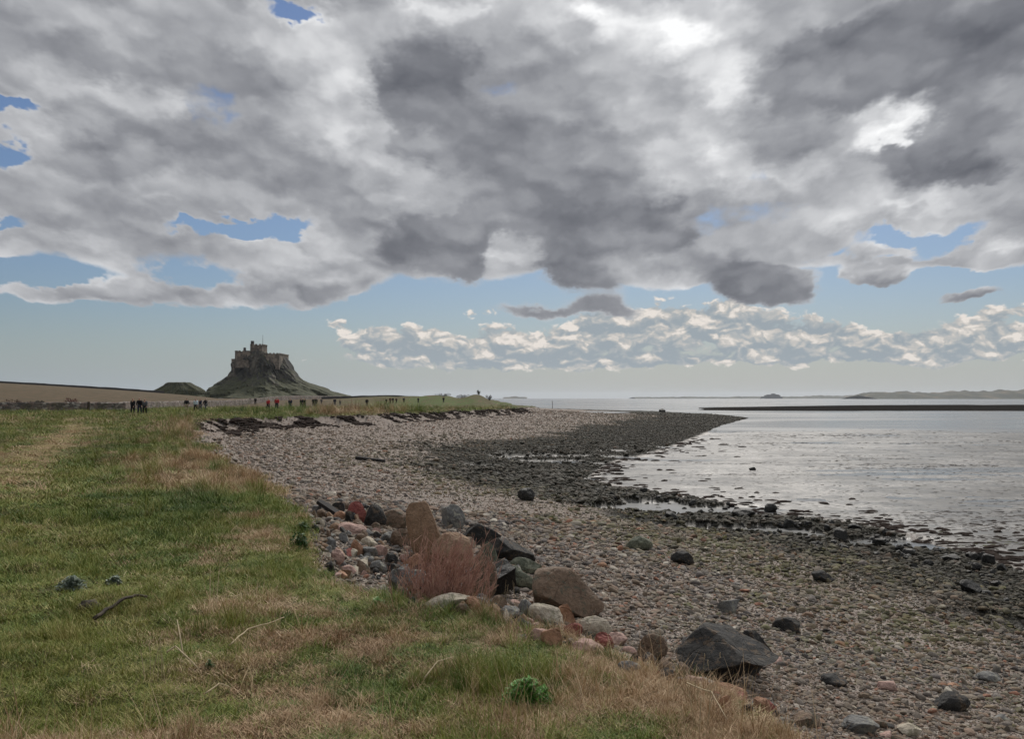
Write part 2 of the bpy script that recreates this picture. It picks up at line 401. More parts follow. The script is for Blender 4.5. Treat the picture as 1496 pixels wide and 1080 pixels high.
def build_ground(h, b):
    p = pos(h)
    gr, t_, mud, dry, path, brown, wet, barr = [h.attr(k) for k in ('turf', 'tide', 'mud', 'dry', 'path', 'brown', 'wetd', 'bar')]
    nb = h.noise(p, .35, 5, .6); nm = h.noise(p, 2.5, 5, .6); nf = h.noise(p, 22, 4, .6); nff = h.noise(p, 90, 3, .6)
    # turf soil seen between the blades
    d1 = h.ss(h.m('ADD', dry, h.m('MULTIPLY', h.m('SUBTRACT', nm, .5), .8)), .25, .75)
    green = h.mix(h.ss(nf, .35, .65), (.042, .060, .016), (.100, .132, .032))
    tan = h.mix(h.ss(nf, .35, .65), (.070, .048, .024), (.16, .115, .058))
    turf = h.mix(d1, green, tan)
    turf = h.mix(h.m('MULTIPLY', h.ss(h.m('ADD', h.noise(h.v('MULTIPLY', p, (1, .35, 1)), .07, 5, .65), h.m('MULTIPLY', nm, .15)), .50, .66), .75), turf, (.085, .060, .032))
    turf = h.mix(path, turf, h.mix(nm, (.16, .13, .055), (.24, .18, .085)))
    turf = h.mix(brown, turf, h.mix(h.ss(nb, .35, .65), (.070, .056, .030), (.115, .080, .048)))
    # shingle between the modelled stones
    cell = h.voro(p, 22, 1, .5, 'F1', 'Color'); cd = h.voro(p, 22, 1, .5, 'F1')
    c1 = h.sep(cell)
    st = h.ramp(c1[0], [(0, (.05, .045, .042)), (.3, (.12, .10, .09)), (.55, (.17, .135, .115)), (.8, (.20, .15, .125)), (1, (.27, .25, .22))])
    st = h.v('SCALE', h.mix(h.ss(nb, .3, .7), st, h.mix(.5, st, (.17, .135, .11))), scale=1.2)
    weed = h.mix(h.ss(nf, .35, .7), (.010, .010, .008), (.040, .038, .026))
    dk = h.ss(h.m('ADD', wet, h.m('MULTIPLY', h.m('SUBTRACT', nm, .5), .5)), .25, .75)
    beach = h.mix(dk, st, weed)
    # mud
    mp = h.v('MULTIPLY', p, (.7, 1.0, 1.0))
    m1 = h.noise(mp, .30, 8, .70); m2 = h.noise(mp, 1.1, 7, .68)
    mudc = h.mix(h.ss(m1, .42, .60), (.060, .055, .048), (.24, .225, .205))
    mudc = h.mix(h.ss(m2, .56, .64), mudc, (.035, .033, .026))
    mudc = h.mix(h.m('MULTIPLY', h.ss(h.noise(mp, 7.0, 4, .7), .50, .58), h.ss(m1, .42, .55)), mudc, (.022, .021, .017))
    base = h.mix(mud, beach, mudc)
    base = h.mix(barr, base, (.024, .022, .020))
    base = h.mix(h.ss(h.m('ADD', gr, h.m('MULTIPLY', h.m('SUBTRACT', nf, .5), .5)), .4, .6), base, turf)
    h.l.new(base, b.inputs['Base Color'])
    film = h.m('MULTIPLY', mud, h.m('SUBTRACT', 1.0, barr))
    rg = h.m('SUBTRACT', .92, h.m('MULTIPLY', film, h.ss(m2, .40, .60, .62, .50)))
    h.l.new(rg, b.inputs['Roughness'])
    h.l.new(h.m('MULTIPLY_ADD', film, .04, h.m('MULTIPLY', h.m('SUBTRACT', 1.0, barr), .12)), b.inputs['Specular IOR Level'])
    hh = h.m('ADD', h.m('MULTIPLY', h.m('SUBTRACT', 1.0, mud), h.m('ADD', h.m('MULTIPLY', nf, .4), h.m('MULTIPLY', cd, -1.1))), h.m('ADD', h.m('MULTIPLY', nff, .15), h.m('MULTIPLY', m2, h.m('MULTIPLY_ADD', mud, .15, .2))))
    bump(h, b, hh, .8, .035)
ground_mat = mat('ground', build_ground)

# ---- one sheet of ground on a grid that is fine near the camera, out past the horizon
rr = np.concatenate([np.exp(np.linspace(math.log(.9), math.log(600), 620)), np.exp(np.linspace(math.log(620), math.log(14000), 30))])
th = np.concatenate([np.linspace(-180, -42, 70)[:-1], np.linspace(-42, 42, 900), np.linspace(42, 180, 70)[1:-1]])
nr, nt = len(rr), len(th)
X = np.outer(rr, np.sin(np.radians(th))).ravel(); Y = np.outer(rr, np.cos(np.radians(th))).ravel()
L = land(X, Y)
Z = L['z']
i = np.arange(nr - 1)[:, None] * nt; j = np.arange(nt)[None, :]; j2 = (j + 1) % nt
faces = np.stack([i + j, i + nt + j, i + nt + j2, i + j2], -1).reshape(-1, 4)[:, ::-1]
V = np.column_stack([X, Y, Z]); V = np.vstack([V, [[0, 0, 0]]])
wetd = np.where(L['ib'], sstep(L['t'] + (fbm(X, Y, 4, 6, 31) - .5) * .30 - .15 * (1 - sstep(np.hypot(X, Y), 26, 50)), .46, .66), .3)
at_ = dict(turf=sstep(-L['de'], -.12, .12), tide=L['t'], mud=L['mud'], dry=dryness(X, Y), path=pathness(X, Y), wetd=wetd,
           brown=sstep(Y + 20 * (fbm(X, Y, 3, 30, 12) - .5), 128, 150) * sstep(-X / np.maximum(Y, 1), .15, .22), bar=sstep(L['bar'], .12, .3) * (~L['ib']))
at_ = {k: np.append(v, v[0]) for k, v in at_.items()}
ground = mesh_obj('ground', V, faces, ground_mat, smooth=True, attrs=at_)
tag(ground, kind='structure')
me = ground.data; bm = bmesh.new(); bm.from_mesh(me); bm.verts.ensure_lookup_table()
cv = bm.verts[len(V) - 1]
for k in range(nt): bm.faces.new((bm.verts[k], bm.verts[(k + 1) % nt], cv)).smooth = True
bm.to_mesh(me); bm.free()

# ---- sea
def build_water(h, b):
    p = pos(h)
    n1_ = h.noise(h.v('MULTIPLY', p, (.5, 1, 1)), 1.6, 5, .6); n2_ = h.noise(h.v('MULTIPLY', p, (.3, 1, 1)), .05, 4, .6)
    h.l.new(h.mix(h.ss(n2_, .35, .65), (.050, .054, .057), (.080, .083, .083)), b.inputs['Base Color'])
    h.l.new(h.ss(n2_, .35, .65, .16, .32), b.inputs['Roughness'])
    b.inputs['IOR'].default_value = 1.33; b.inputs['Specular IOR Level'].default_value = .5
    bump(h, b, n1_, .18, .06)
water_mat = mat('water', build_water)
k = 96; rs = [0, 60, 400, 2500, 16000]
vs = [(0, 0, WATER)] + [(r * math.cos(2 * math.pi * a / k), r * math.sin(2 * math.pi * a / k), WATER) for r in rs[1:] for a in range(k)]
fs = [(0, 1 + a, 1 + (a + 1) % k) for a in range(k)] + [(1 + q_ * k + a, 1 + (q_ + 1) * k + a, 1 + (q_ + 1) * k + (a + 1) % k, 1 + q_ * k + (a + 1) % k) for q_ in range(3) for a in range(k)]
tag(mesh_obj('sea_water', vs, fs, water_mat), kind='structure')
k = 48
vs = [(POOL.x + 8.5 * math.cos(2 * math.pi * a / k) * (1 + .1 * math.sin(3 * a)), POOL.y + 13 * math.sin(2 * math.pi * a / k), -1.56) for a in range(k)]
tag(mesh_obj('tide_pool_water', vs, [tuple(range(k))], water_mat), kind='structure')

# ------------------------------------------------------------------ stones
def rock_verts(seed, sub=3, cuts=9, rough=.10, rnd=.25):
    r_ = random.Random(seed)
    bm = bmesh.new(); bmesh.ops.create_icosphere(bm, subdivisions=sub, radius=1)
    planes = []
    for _ in range(cuts):
        n = Vector((r_.gauss(0, 1), r_.gauss(0, 1), r_.gauss(0, 1))).normalized(); planes.append((n, r_.uniform(.55, .92) if cuts < 9 else r_.uniform(.42, .80)))
    off = Vector((r_.uniform(-50, 50), r_.uniform(-50, 50), r_.uniform(-50, 50)))
    for v in bm.verts:
        c = v.co.copy()
        for n, k in planes:
            dd = c.dot(n)
            if dd > k: c -= n * (dd - k) * (1 - rnd)
        nn = v.co
        c *= 1 + rough * (mnoise.fractal(nn * 1.6 + off, 1.0, 2.0, 3)) + rough * .25 * mnoise.noise(nn * 7 + off)
        v.co = c
    bm.normal_update()
    return bm
def build_stone(h, b):
    rnd = h.attr('rnd', 'INSTANCER'); dk = h.attr('dark', 'INSTANCER'); gn = h.attr('green', 'INSTANCER'); bz = h.attr('warm', 'INSTANCER')
    o = objco(h); n = h.noise(o, 2.2, 4, .6); n_2 = h.noise(h.v('ADD', o, (4, 4, 4)), 9, 3, .6)
    c = h.ramp(rnd, [(0, (.075, .07, .072)), (.14, (.14, .13, .12)), (.28, (.19, .155, .125)), (.42, (.24, .215, .185)), (.55, (.19, .125, .095)), (.62, (.17, .16, .16)), (.74, (.24, .18, .15)), (.84, (.13, .12, .115)), (.94, (.28, .14, .10)), (.96, (.36, .34, .31)), (.99, (.48, .46, .42))], 'CONSTANT')
    c = h.mix(h.m('MULTIPLY', bz, .35), c, (.20, .155, .115))
    c = h.v('MULTIPLY', h.v('SCALE', c, scale=h.ss(n, .2, .8, .72, 1.22)), (1.04, .99, .90))
    gcol = h.mix(n_2, (.060, .070, .020), (.20, .19, .075))
    c = h.mix(h.m('MULTIPLY', gn, h.ss(n, .3, .6)), c, gcol)
    wd = h.mix(n_2, (.012, .012, .009), (.050, .046, .030))
    c = h.mix(h.m('MULTIPLY', dk, h.ss(n, .1, .4, .75, 1.0)), c, wd)
    h.l.new(c, b.inputs['Base Color'])
    h.l.new(h.m('SUBTRACT', .88, h.m('MULTIPLY', dk, .10)), b.inputs['Roughness'])
    bump(h, b, n_2, .5, .03)
stone_mat = mat('beach_stone', build_stone, spec=.22)
def unlinked(name, bm, m, smooth=True):
    me = bpy.data.meshes.new(name); bm.to_mesh(me); bm.free(); me.materials.append(m)
    if smooth: me.polygons.foreach_set('use_smooth', [True] * len(me.polygons))
    return me
def pack(name, meshes):
    col = bpy.data.collections.new(name)
    for k_, me in enumerate(meshes):
        o = bpy.data.objects.new('%s_%02d' % (name, k_), me); col.objects.link(o)
    return col
def scatter(name, pts, rot, scl, idx, col, fl):
    """one object whose points carry instances of the meshes in col"""
    me = bpy.data.meshes.new(name); me.vertices.add(len(pts)); me.vertices.foreach_set('co', np.asarray(pts, np.float32).ravel())
    for k_, a_ in (('rot', rot), ('scl', scl)):
        q_ = me.attributes.new(k_, 'FLOAT_VECTOR', 'POINT'); q_.data.foreach_set('vector', np.asarray(a_, np.float32).ravel())
    q_ = me.attributes.new('idx', 'INT', 'POINT'); q_.data.foreach_set('value', np.asarray(idx, np.int32))
    for k_, a_ in fl.items():
        q_ = me.attributes.new(k_, 'FLOAT', 'POINT'); q_.data.foreach_set('value', np.asarray(a_, np.float32))
    o = bpy.data.objects.new(name, me); C.objects.link(o)
    ng = bpy.data.node_groups.new(name, 'GeometryNodeTree')
    ng.interface.new_socket('Geometry', in_out='INPUT', socket_type='NodeSocketGeometry')
    ng.interface.new_socket('Geometry', in_out='OUTPUT', socket_type='NodeSocketGeometry')
    N, K = ng.nodes, ng.links
    gi = N.new('NodeGroupInput'); go = N.new('NodeGroupOutput')
    ip = N.new('GeometryNodeInstanceOnPoints'); ci = N.new('GeometryNodeCollectionInfo')
    ci.inputs['Collection'].default_value = col; ci.inputs['Separate Children'].default_value = True; ci.inputs['Reset Children'].default_value = True
    def na(nm, ty):
        n_ = N.new('GeometryNodeInputNamedAttribute'); n_.data_type = ty; n_.inputs['Name'].default_value = nm; return n_.outputs['Attribute']
    K.new(gi.outputs[0], ip.inputs['Points']); K.new(ci.outputs[0], ip.inputs['Instance'])
    ip.inputs['Pick Instance'].default_value = True
    K.new(na('idx', 'INT'), ip.inputs['Instance Index']); K.new(na('rot', 'FLOAT_VECTOR'), ip.inputs['Rotation']); K.new(na('scl', 'FLOAT_VECTOR'), ip.inputs['Scale'])
    K.new(ip.outputs[0], go.inputs[0])
    md = o.modifiers.new('scatter', 'NODES'); md.node_group = ng
    return o
stone_pack = pack('stone_shape', [unlinked('stone_shape', rock_verts(100 + k_, 2, 7 + k_ % 8, .16, .02 + .05 * (k_ % 5)), stone_mat, k_ % 2 == 0) for k_ in range(14)])

def polar(n, r0, r1, a0, a1, pw=1.0):
    """n random ground points, density ~ r**-(1+pw)... thinner far away"""
    u = rng.random(n)
    if pw == 1.0: r = r0 * (r1 / r0) ** u
    else:
        e = 1 - pw; r = (r0 ** e + u * (r1 ** e - r0 ** e)) ** (1 / e)
    a = np.radians(rng.uniform(a0, a1, n))
    return r * np.sin(a), r * np.cos(a), r
def stones(name, n, r0, r1, k, kind, smin=.0, spread=1.0, pw=1.0, a0=-34, a1=38):
    x, y, r = polar(n, r0, r1, a0, a1, pw)
    L = land(x, y)
    px = 748 + F * x / y
    wetv = L['t'] + (fbm(x, y, 4, 5.0, 31) - .5) * .34 + (fbm(x, y, 3, .8, 32) - .5) * .2 + rng.normal(0, .07, n) - .15 * (1 - sstep(r, 26, 50))
    dark = sstep(wetv, .50, .68)
    ok = (L['de'] > .02) & L['ib'] & (L['t'] < .995)
    if kind == 'shingle': ok &= (dark < .5)
    else: ok &= (dark >= .5)
    # fringe: fewer stones towards the mud so that wet gleams show between them
    ok &= (L['z'] > -2.37) | (rng.random(n) < .05)
    ok &= ~((np.abs(x - POOL.x) < 7.5) & (np.abs(y - POOL.y) < 12))
    x, y, r, dark, wetv, de, z, tt = [v[ok] for v in (x, y, r, dark, wetv, L['de'], L['z'], L['t'])]
    m = len(x)
    s = np.maximum(smin, k * r) * (1 + spread * (rng.pareto(2.6, m)).clip(0, 3.2) * (1 - .8 * sstep(r, 40, 110))) * rng.uniform(.7, 1.2, m)
    scl = np.column_stack([s * rng.uniform(.8, 1.5, m), s * rng.uniform(.7, 1.0, m), s * rng.uniform(.35, .75, m)]) * .5
    rot = np.column_stack([rng.normal(0, .3, m), rng.normal(0, .3, m), rng.uniform(0, 6.28, m)])
    pts = np.column_stack([x, y, z + scl[:, 2] * .30])
    green = sstep(wetv, .28, .42) * (1 - .8 * sstep(wetv, .60, .72)) * (rng.random(m) < .8) * np.clip(1.9 * fbm(x, y, 3, 1.2, 35) - .3, 0, 1) * (1 - sstep(r, 35, 60) * .6)
    warm = np.clip(fbm(x, y, 3, 3.0, 36) * 1.6 - .4, 0, 1) * (1 - .6 * dark) + .5 * sstep(r, 25, 70)
    o = scatter(name, pts, rot, scl, rng.integers(0, 14, m), stone_pack, dict(rnd=rng.random(m), dark=dark * rng.uniform(.74, 1, m), green=green, warm=warm))
    print(name, m)
    return tag(o, kind='stuff')
tag(stones('beach_pebbles', 260000, 3.6, 26, .0016, 'shingle', .011, 1.7), 'grey and pinkish pebbles covering the upper beach', 'pebbles')
tag(stones('beach_pebbles', 150000, 22, 190, .0015, 'shingle', .03, 1.0), 'small grey pebbles of the distant beach', 'pebbles')
tag(stones('weedy_stones', 300000, 8, 48, .0015, 'dark', .022, 1.6, 1.0, -12, 38), 'dark weed-covered stones along the edge of the mud', 'stones')
tag(stones('weedy_stones', 120000, 45, 230, .0017, 'dark', .05, 1.0, 1.0, -20, 20), 'small dark weedy stones of the spit', 'stones')

def rock_material(name, c1, c2, spots=None, rough=.85, sc_=1.0, bands=0):
    def f(h, b):
        o = objco(h)
        if bands:
            o2 = h.v('MULTIPLY', o, (1, 1, bands))
        else: o2 = o
        n = h.noise(o2, 4.5 * sc_, 8, .66); n_2 = h.noise(h.v('ADD', o, (7, 3, 1)), 24 * sc_, 6, .7)
        c = h.mix(h.ss(n, .32, .68), c1, c2)
        c = h.v('SCALE', c, scale=h.ss(n_2, .25, .75, .70, 1.30))
        if spots: c = h.mix(h.m('MULTIPLY', h.ss(h.noise(h.v('ADD', o, (1, 9, 5)), 9 * sc_, 6, .7), .54, .60), .85), c, spots)
        h.l.new(c, b.inputs['Base Color'])
        cr = h.voro(h.v('ADD', o2, h.v('SCALE', h.noise(o, 3, 3, .6, col=True), scale=.25)), 3.2 * sc_, 0, .5, 'DISTANCE_TO_EDGE')
        bump(h, b, h.m('ADD', h.m('MULTIPLY', n_2, .6), h.m('ADD', n, h.m('MULTIPLY', h.ss(cr, 0, .03), .25))), 1.0, .035)
    return mat(name, f, rough)
RM = dict(
 tan=rock_material('tan_sandstone', (.20, .125, .075), (.27, .18, .115)),
 brown=rock_material('brown_sandstone', (.125, .085, .058), (.20, .14, .095), (.09, .085, .06)),
 grey=rock_material('grey_whinstone', (.10, .10, .098), (.19, .185, .17), (.26, .25, .20)),
 dark=rock_material('dark_whinstone', (.018, .018, .018), (.045, .042, .037), (.10, .072, .048)),
 black=rock_material('black_weedy_rock', (.010, .010, .009), (.028, .026, .021), None, .6),
 orange=rock_material('orange_sandstone', (.26, .135, .08), (.34, .20, .125)),
 red=rock_material('red_sandstone', (.17, .045, .038), (.25, .085, .065)),
 pale=rock_material('pale_sandstone', (.34, .29, .22), (.48, .43, .34), (.24, .22, .15)),
 pink=rock_material('pink_sandstone', (.32, .20, .165), (.42, .29, .24)),
 moss=rock_material('green_grey_rock', (.075, .085, .060), (.15, .155, .11), (.24, .24, .17)),
)
def rock(name, label, px, py, w, h_, depth=1.0, m='grey', seed=1, cuts=9, rz=0.0, tilt=(0, 0), sink=.25, sub=4, rough=.10, rnd=.12, cat='rock', group=None, shape=None, D=None):
    """w, h_: width and visible height in photograph pixels of a rock whose foot is at (px, py)"""
    p0 = at(px, py) if D is None else PD(px, py, D)
    s = p0.y / F
    bm = rock_verts(seed, sub, cuts, rough, rnd)
    xs = [v.co for v in bm.verts]
    mx = [max(v[i_] for v in xs) - min(v[i_] for v in xs) for i_ in range(3)]
    W, H = w * s, h_ * s / (1 - sink) * 1.0
    sx, sy, sz = W / mx[0], W * depth / mx[1], H / mx[2]
    M = Matrix.Rotation(tilt[0], 3, 'X') @ Matrix.Rotation(tilt[1], 3, 'Y')
    for v in bm.verts:
        c = Vector((v.co.x * sx, v.co.y * sy, v.co.z * sz))
        if shape: c = shape(c, W, H)
        v.co = M @ c
    zmin = min(v.co.z for v in bm.verts); zmax = max(v.co.z for v in bm.verts)
    for v in bm.verts: v.co.z -= zmin + (zmax - zmin) * sink
    me = unlinked(name, bm, RM[m], False)
    # object-space detail should follow real size: the texture is scaled through the mesh staying in metres
    o = bpy.data.objects.new(name, me); C.objects.link(o)
    o.location = p0 + Vector((0, W * depth * .35, 0)); o.rotation_euler = (0, 0, rz)
    return tag(o, label, cat, group)
def boxy(c, W, H): return Vector((math.copysign(abs(c.x / W * 2) ** .62 * W / 2, c.x), c.y, math.copysign(abs(c.z / H * 2) ** .7 * H / 2, c.z)))
ROCKS = [ # px, py(foot), w, h, depth, material, label, options
 (822,900,112,62,.75,'brown','large rounded brown boulder on the beach with a hollow beneath it',dict(seed=12,cuts=8,rnd=.16,rough=.06,tilt=(0,.22))),
 (1062,1006,150,66,.8,'dark','largest dark angular boulder with brown stained faces beside the turf edge',dict(seed=34,cuts=15,rnd=.0,rough=.14,sink=.12,tilt=(.25,-.12))),
 (1108,992,48,66,.9,'dark','dark block propped against the right end of the largest dark boulder',dict(seed=35,cuts=10,rnd=.05,sink=.15)),
 (955,972,44,44,.8,'brown','rounded brown stone left of the largest dark boulder',dict(seed=41,cuts=5,rnd=.3)),
 (620,822,46,88,.5,'tan','tall upright tan slab rising above the dead shrub',dict(seed=52,cuts=8,rnd=.12,rough=.10,sink=.12,tilt=(-.1,-.26),shape=boxy)),
 (668,842,74,56,.7,'tan','broad tan boulder behind the dead shrub',dict(seed=53,cuts=10,rnd=.06,tilt=(0,.3))),
 (700,878,46,72,.8,'brown','blocky brown boulder at the right side of the dead shrub',dict(seed=54,cuts=9,rnd=.08,sink=.15)),
 (590,868,66,36,.6,'grey','tilted grey slab with a flat face left of the dead shrub',dict(seed=61,cuts=10,rnd=.03,tilt=(-.3,.35))),
 (650,892,74,18,.5,'pale','long pale flat stone lying in front of the dead shrub',dict(seed=62,cuts=8,rnd=.1,tilt=(0,-.25))),
 (604,838,34,28,.8,'orange','orange stone between the grey slab and the dead shrub',dict(seed=63,cuts=8,rnd=.12)),
 (520,762,30,28,.8,'red','dark red stone beside the blackened plank',dict(seed=64,cuts=8,rnd=.15)),
 (542,770,34,32,.8,'dark','dark grey block to the right of the dark red stone',dict(seed=65,cuts=10,rnd=.05)),
 (575,772,44,26,.8,'brown','brown stone between the dark grey block and the upright slab',dict(seed=66,cuts=8,rnd=.12)),
 (512,782,52,16,.7,'pink','flat pinkish slab below the dark red stone',dict(seed=67,cuts=8,rnd=.1,tilt=(0,.15))),
 (520,812,20,22,.8,'orange','small rust orange stone on the upper bank',dict(seed=68,cuts=6,rnd=.2)),
 (490,822,24,18,.8,'pink','pale pink stone at the turf edge below the plank',dict(seed=69,cuts=8)),
 (552,838,26,18,.8,'grey','small grey stone above the tilted grey slab',dict(seed=70,cuts=8)),
 (555,815,22,18,.8,'pink','pink stone half way along the bank left of the shrub',dict(seed=71,cuts=8)),
 (585,800,34,26,.8,'brown','dull brown stone close to the foot of the upright slab',dict(seed=72,cuts=8)),
 (538,800,26,14,.8,'pale','small pale stone among rubble below the dark grey block',dict(seed=73,cuts=8)),
 (505,840,26,12,.8,'pink','low pinkish stone at the lip of the turf',dict(seed=74,cuts=8)),
 (730,872,58,44,.8,'black','black shaded rock in the hollow right of the shrub',dict(seed=75,cuts=10,rnd=.05)),
 (755,858,66,20,.45,'moss','long green grey slab sloping beside the black hollow rock',dict(seed=76,cuts=10,rnd=.03,tilt=(-.1,.45))),
 (700,800,62,34,.5,'dark','dark sloping slab above the brown block by the shrub',dict(seed=77,cuts=10,rnd=.05,tilt=(0,.4))),
 (740,822,78,26,.5,'dark','long dark slab running down the beach behind the shrub',dict(seed=78,cuts=10,rnd=.03,tilt=(0,.38))),
 (768,838,50,22,.6,'moss','mossy dark stone at the low end of the long dark slab',dict(seed=79,cuts=8,rnd=.1)),
 (660,772,36,34,.8,'grey','grey stone peeping out behind the upright slab',dict(seed=80,cuts=9)),
 (688,898,32,24,.8,'orange','bright orange stone in front of the blocky brown boulder',dict(seed=81,cuts=8)),
 (636,868,20,14,.8,'pink','pink stone at the foot of the dead shrub',dict(seed=82,cuts=8)),
 (712,890,24,14,.8,'dark','small dark stone below the blocky brown boulder',dict(seed=83,cuts=8)),
 (745,905,30,16,.8,'grey','flat grey stone between the orange stone and the brown boulder',dict(seed=84,cuts=8)),
 (828,912,30,28,.6,'orange','orange wedge in front of the large rounded boulder',dict(seed=85,cuts=9,rnd=.02)),
 (800,912,58,22,.5,'pale','pale yellowish slab in front of the large rounded boulder',dict(seed=86,cuts=8,tilt=(0,.35))),
 (872,932,50,28,.5,'pale','long pale stone right of the orange wedge',dict(seed=87,cuts=7,tilt=(0,.4))),
 (806,948,32,28,.7,'orange','orange block at the turf edge below the pale slab',dict(seed=88,cuts=10,rnd=.02)),
 (790,940,30,20,.7,'pink','pale pink stone touching the orange block',dict(seed=89,cuts=7)),
 (836,930,28,18,.7,'red','faded red stone left of the long pale stone',dict(seed=90,cuts=7)),
 (880,952,30,24,.7,'red','bright red stone near the turf edge',dict(seed=91,cuts=9,rnd=.05)),
 (858,955,48,16,.7,'pink','long pinkish stone left of the bright red stone',dict(seed=92,cuts=8,tilt=(0,.2))),
 (900,945,34,18,.7,'pink','rose grey stone right of the bright red stone',dict(seed=93,cuts=8)),
 (920,985,34,16,.7,'grey','grey stone half sunk in the turf edge',dict(seed=94,cuts=8)),
 (1068,1022,56,18,.45,'orange','orange sandstone slab lying along the turf edge below the dark boulder',dict(seed=95,cuts=8,tilt=(0,.3))),
 (1020,1006,40,14,.5,'pink','pink slab at the foot of the largest dark boulder',dict(seed=96,cuts=8,tilt=(0,.3))),
 (998,826,34,20,.8,'dark','dark stone alone among green tinged pebbles',dict(seed=101)),
 (768,732,26,18,.8,'black','black rock standing at the top of the weedy stones',dict(seed=102,cuts=8)),
 (1066,898,34,20,.8,'grey','grey pointed stone above the largest dark boulder',dict(seed=103,cuts=9,rnd=.03)),
 (1156,926,42,20,.8,'dark','dark stone right of the largest dark boulder',dict(seed=104)),
 (1202,852,34,16,.8,'dark','dark flat stone below the weedy belt',dict(seed=105)),
 (1420,868,34,18,.8,'black','weed covered stone near the right edge of the beach',dict(seed=106)),
 (935,805,40,20,.8,'moss','mossy hump among the greenish stones',dict(seed=107,rnd=.3)),
 (1395,1040,50,23,.8,'dark','broad dark stone low on the beach towards the corner',dict(seed=108,cuts=9)),
 (1265,1075,50,19,.8,'grey','grey slab near the lower end of the beach',dict(seed=109,cuts=9,tilt=(0,.2))),
 (1180,1065,43,19,.8,'brown','dull brown stone beside the turf point',dict(seed=110)),
 (1120,1044,33,14,.8,'grey','grey stone wedged below the orange slab',dict(seed=111)),
 (1330,1078,36,16,.8,'pale','pale stone low on the beach',dict(seed=112)),
 (1225,1005,40,14,.8,'dark','dark flat stone between pebbles below the boulder',dict(seed=113)),
 (1300,1010,31,12,.8,'pink','pinkish flat stone on the lower beach',dict(seed=114)),
 (1450,1000,37,14,.8,'grey','grey flat stone at the margin of the lower beach',dict(seed=115)),
 (940,722,12,9,.9,'black','first small black rock along the mud edge from the spit',dict(seed=120,sub=3)),
 (1012,740,12,9,.9,'black','small black rock set at the bend of the mud edge',dict(seed=121,sub=3)),
 (1088,757,36,12,.8,'black','wide low black rock at the mud edge',dict(seed=122,sub=3)),
 (1128,749,18,13,.9,'black','lone black rock standing on the mud just off the stones',dict(seed=123,sub=3)),
 (1156,772,16,12,.9,'black','black rock below the lone one at the mud edge',dict(seed=124,sub=3)),
 (1188,762,6,5,.9,'black','tiny black rock out on the shining mud',dict(seed=125,sub=3)),
 (1231,792,20,17,.9,'black','squarish black rock at the mud edge',dict(seed=126,sub=3)),
 (1252,776,18,10,.9,'black','low black rock on the mud beyond the squarish one',dict(seed=127,sub=3)),
 (1288,800,22,12,.9,'black','rounded black rock where pools begin',dict(seed=128,sub=3)),
 (1450,826,18,15,.9,'black','black rock standing in a pool near the right edge',dict(seed=129,sub=3)),
 (1466,836,18,12,.9,'black','second black rock in the pool near the right edge',dict(seed=130,sub=3)),
 (1327,812,20,9,.9,'black','flat black rock between two pools',dict(seed=131,sub=3)),
 (1395,822,26,10,.9,'black','long black rock beside the last pool',dict(seed=132,sub=3)),
 (980,758,20,10,.9,'black','dark hump on the weedy stones nearest the bend',dict(seed=133,sub=3)),
 (1100,688,10,5,.9,'black','small dark rock far out on the shining mud',dict(seed=134,sub=3)),
 (968,602,10,5,.9,'black','black rock on the crest of the far spit',dict(seed=135,sub=3)),
]
for (px, py, w, h_, dp, m_, lab, o_) in ROCKS:
    rock('boulder' if w > 60 else 'rock', lab, px, py, w, h_, dp, m_, **o_)

# rubble: angular stones heaped on the bank
word = dict(grey='grey', pink='pinkish', pale='pale', brown='brown', dark='dark grey', orange='orange', moss='greenish grey', tan='tan', red='dark red', black='black')
def rubble(n, quad, where, pal, wmin, wmax, seed):
    rr_ = random.Random(seed)
    for k_ in range(n):
        u, v = rr_.random(), rr_.random()
        a, b_, c_, d_ = quad
        px = (a[0] * (1 - u) + b_[0] * u) * (1 - v) + (d_[0] * (1 - u) + c_[0] * u) * v
        py = (a[1] * (1 - u) + b_[1] * u) * (1 - v) + (d_[1] * (1 - u) + c_[1] * u) * v
        m_ = rr_.choice(pal); w = rr_.uniform(wmin, wmax) * (.7 + .6 * rr_.random() ** 2)
        rock('rubble_stone', 'angular %s stone in the rubble %s' % (word[m_], where), px, py, w, w * rr_.uniform(.35, .9), rr_.uniform(.5, 1), m_, seed=seed * 100 + k_, cuts=rr_.randint(8, 13), rnd=rr_.uniform(.0, .12),
             sink=rr_.uniform(.3, .45), rz=rr_.uniform(0, 3), tilt=(rr_.uniform(-.4, .4), rr_.uniform(-.5, .5)), sub=3, cat='stone', group='%s stones of the rubble %s' % (word[m_], where))
PALR = ['pink', 'grey', 'brown', 'pale', 'grey', 'dark', 'orange', 'tan', 'brown', 'dark', 'red', 'grey', 'dark', 'brown', 'brown', 'tan', 'grey', 'dark']
rubble(150, [(446, 745), (560, 745), (640, 872), (480, 845)], 'on the bank left of the dead shrub', PALR, 10, 26, 7)
rubble(34, [(560, 850), (640, 870), (690, 902), (600, 885)], 'at the foot of the dead shrub', PALR, 12, 24, 8)
rubble(40, [(690, 880), (790, 900), (900, 960), (760, 935)], 'between dead shrub and bright red stone', PALR + ['pale', 'pink', 'grey'], 12, 28, 9)
rubble(26, [(900, 955), (960, 975), (1140, 1050), (1080, 1055)], 'along the turf below the largest dark boulder', PALR, 14, 30, 10)
rubble(36, [(640, 790), (740, 800), (780, 870), (700, 870)], 'behind and right of the dead shrub', ['dark', 'grey', 'brown', 'moss', 'dark', 'black', 'grey'], 14, 34, 11)

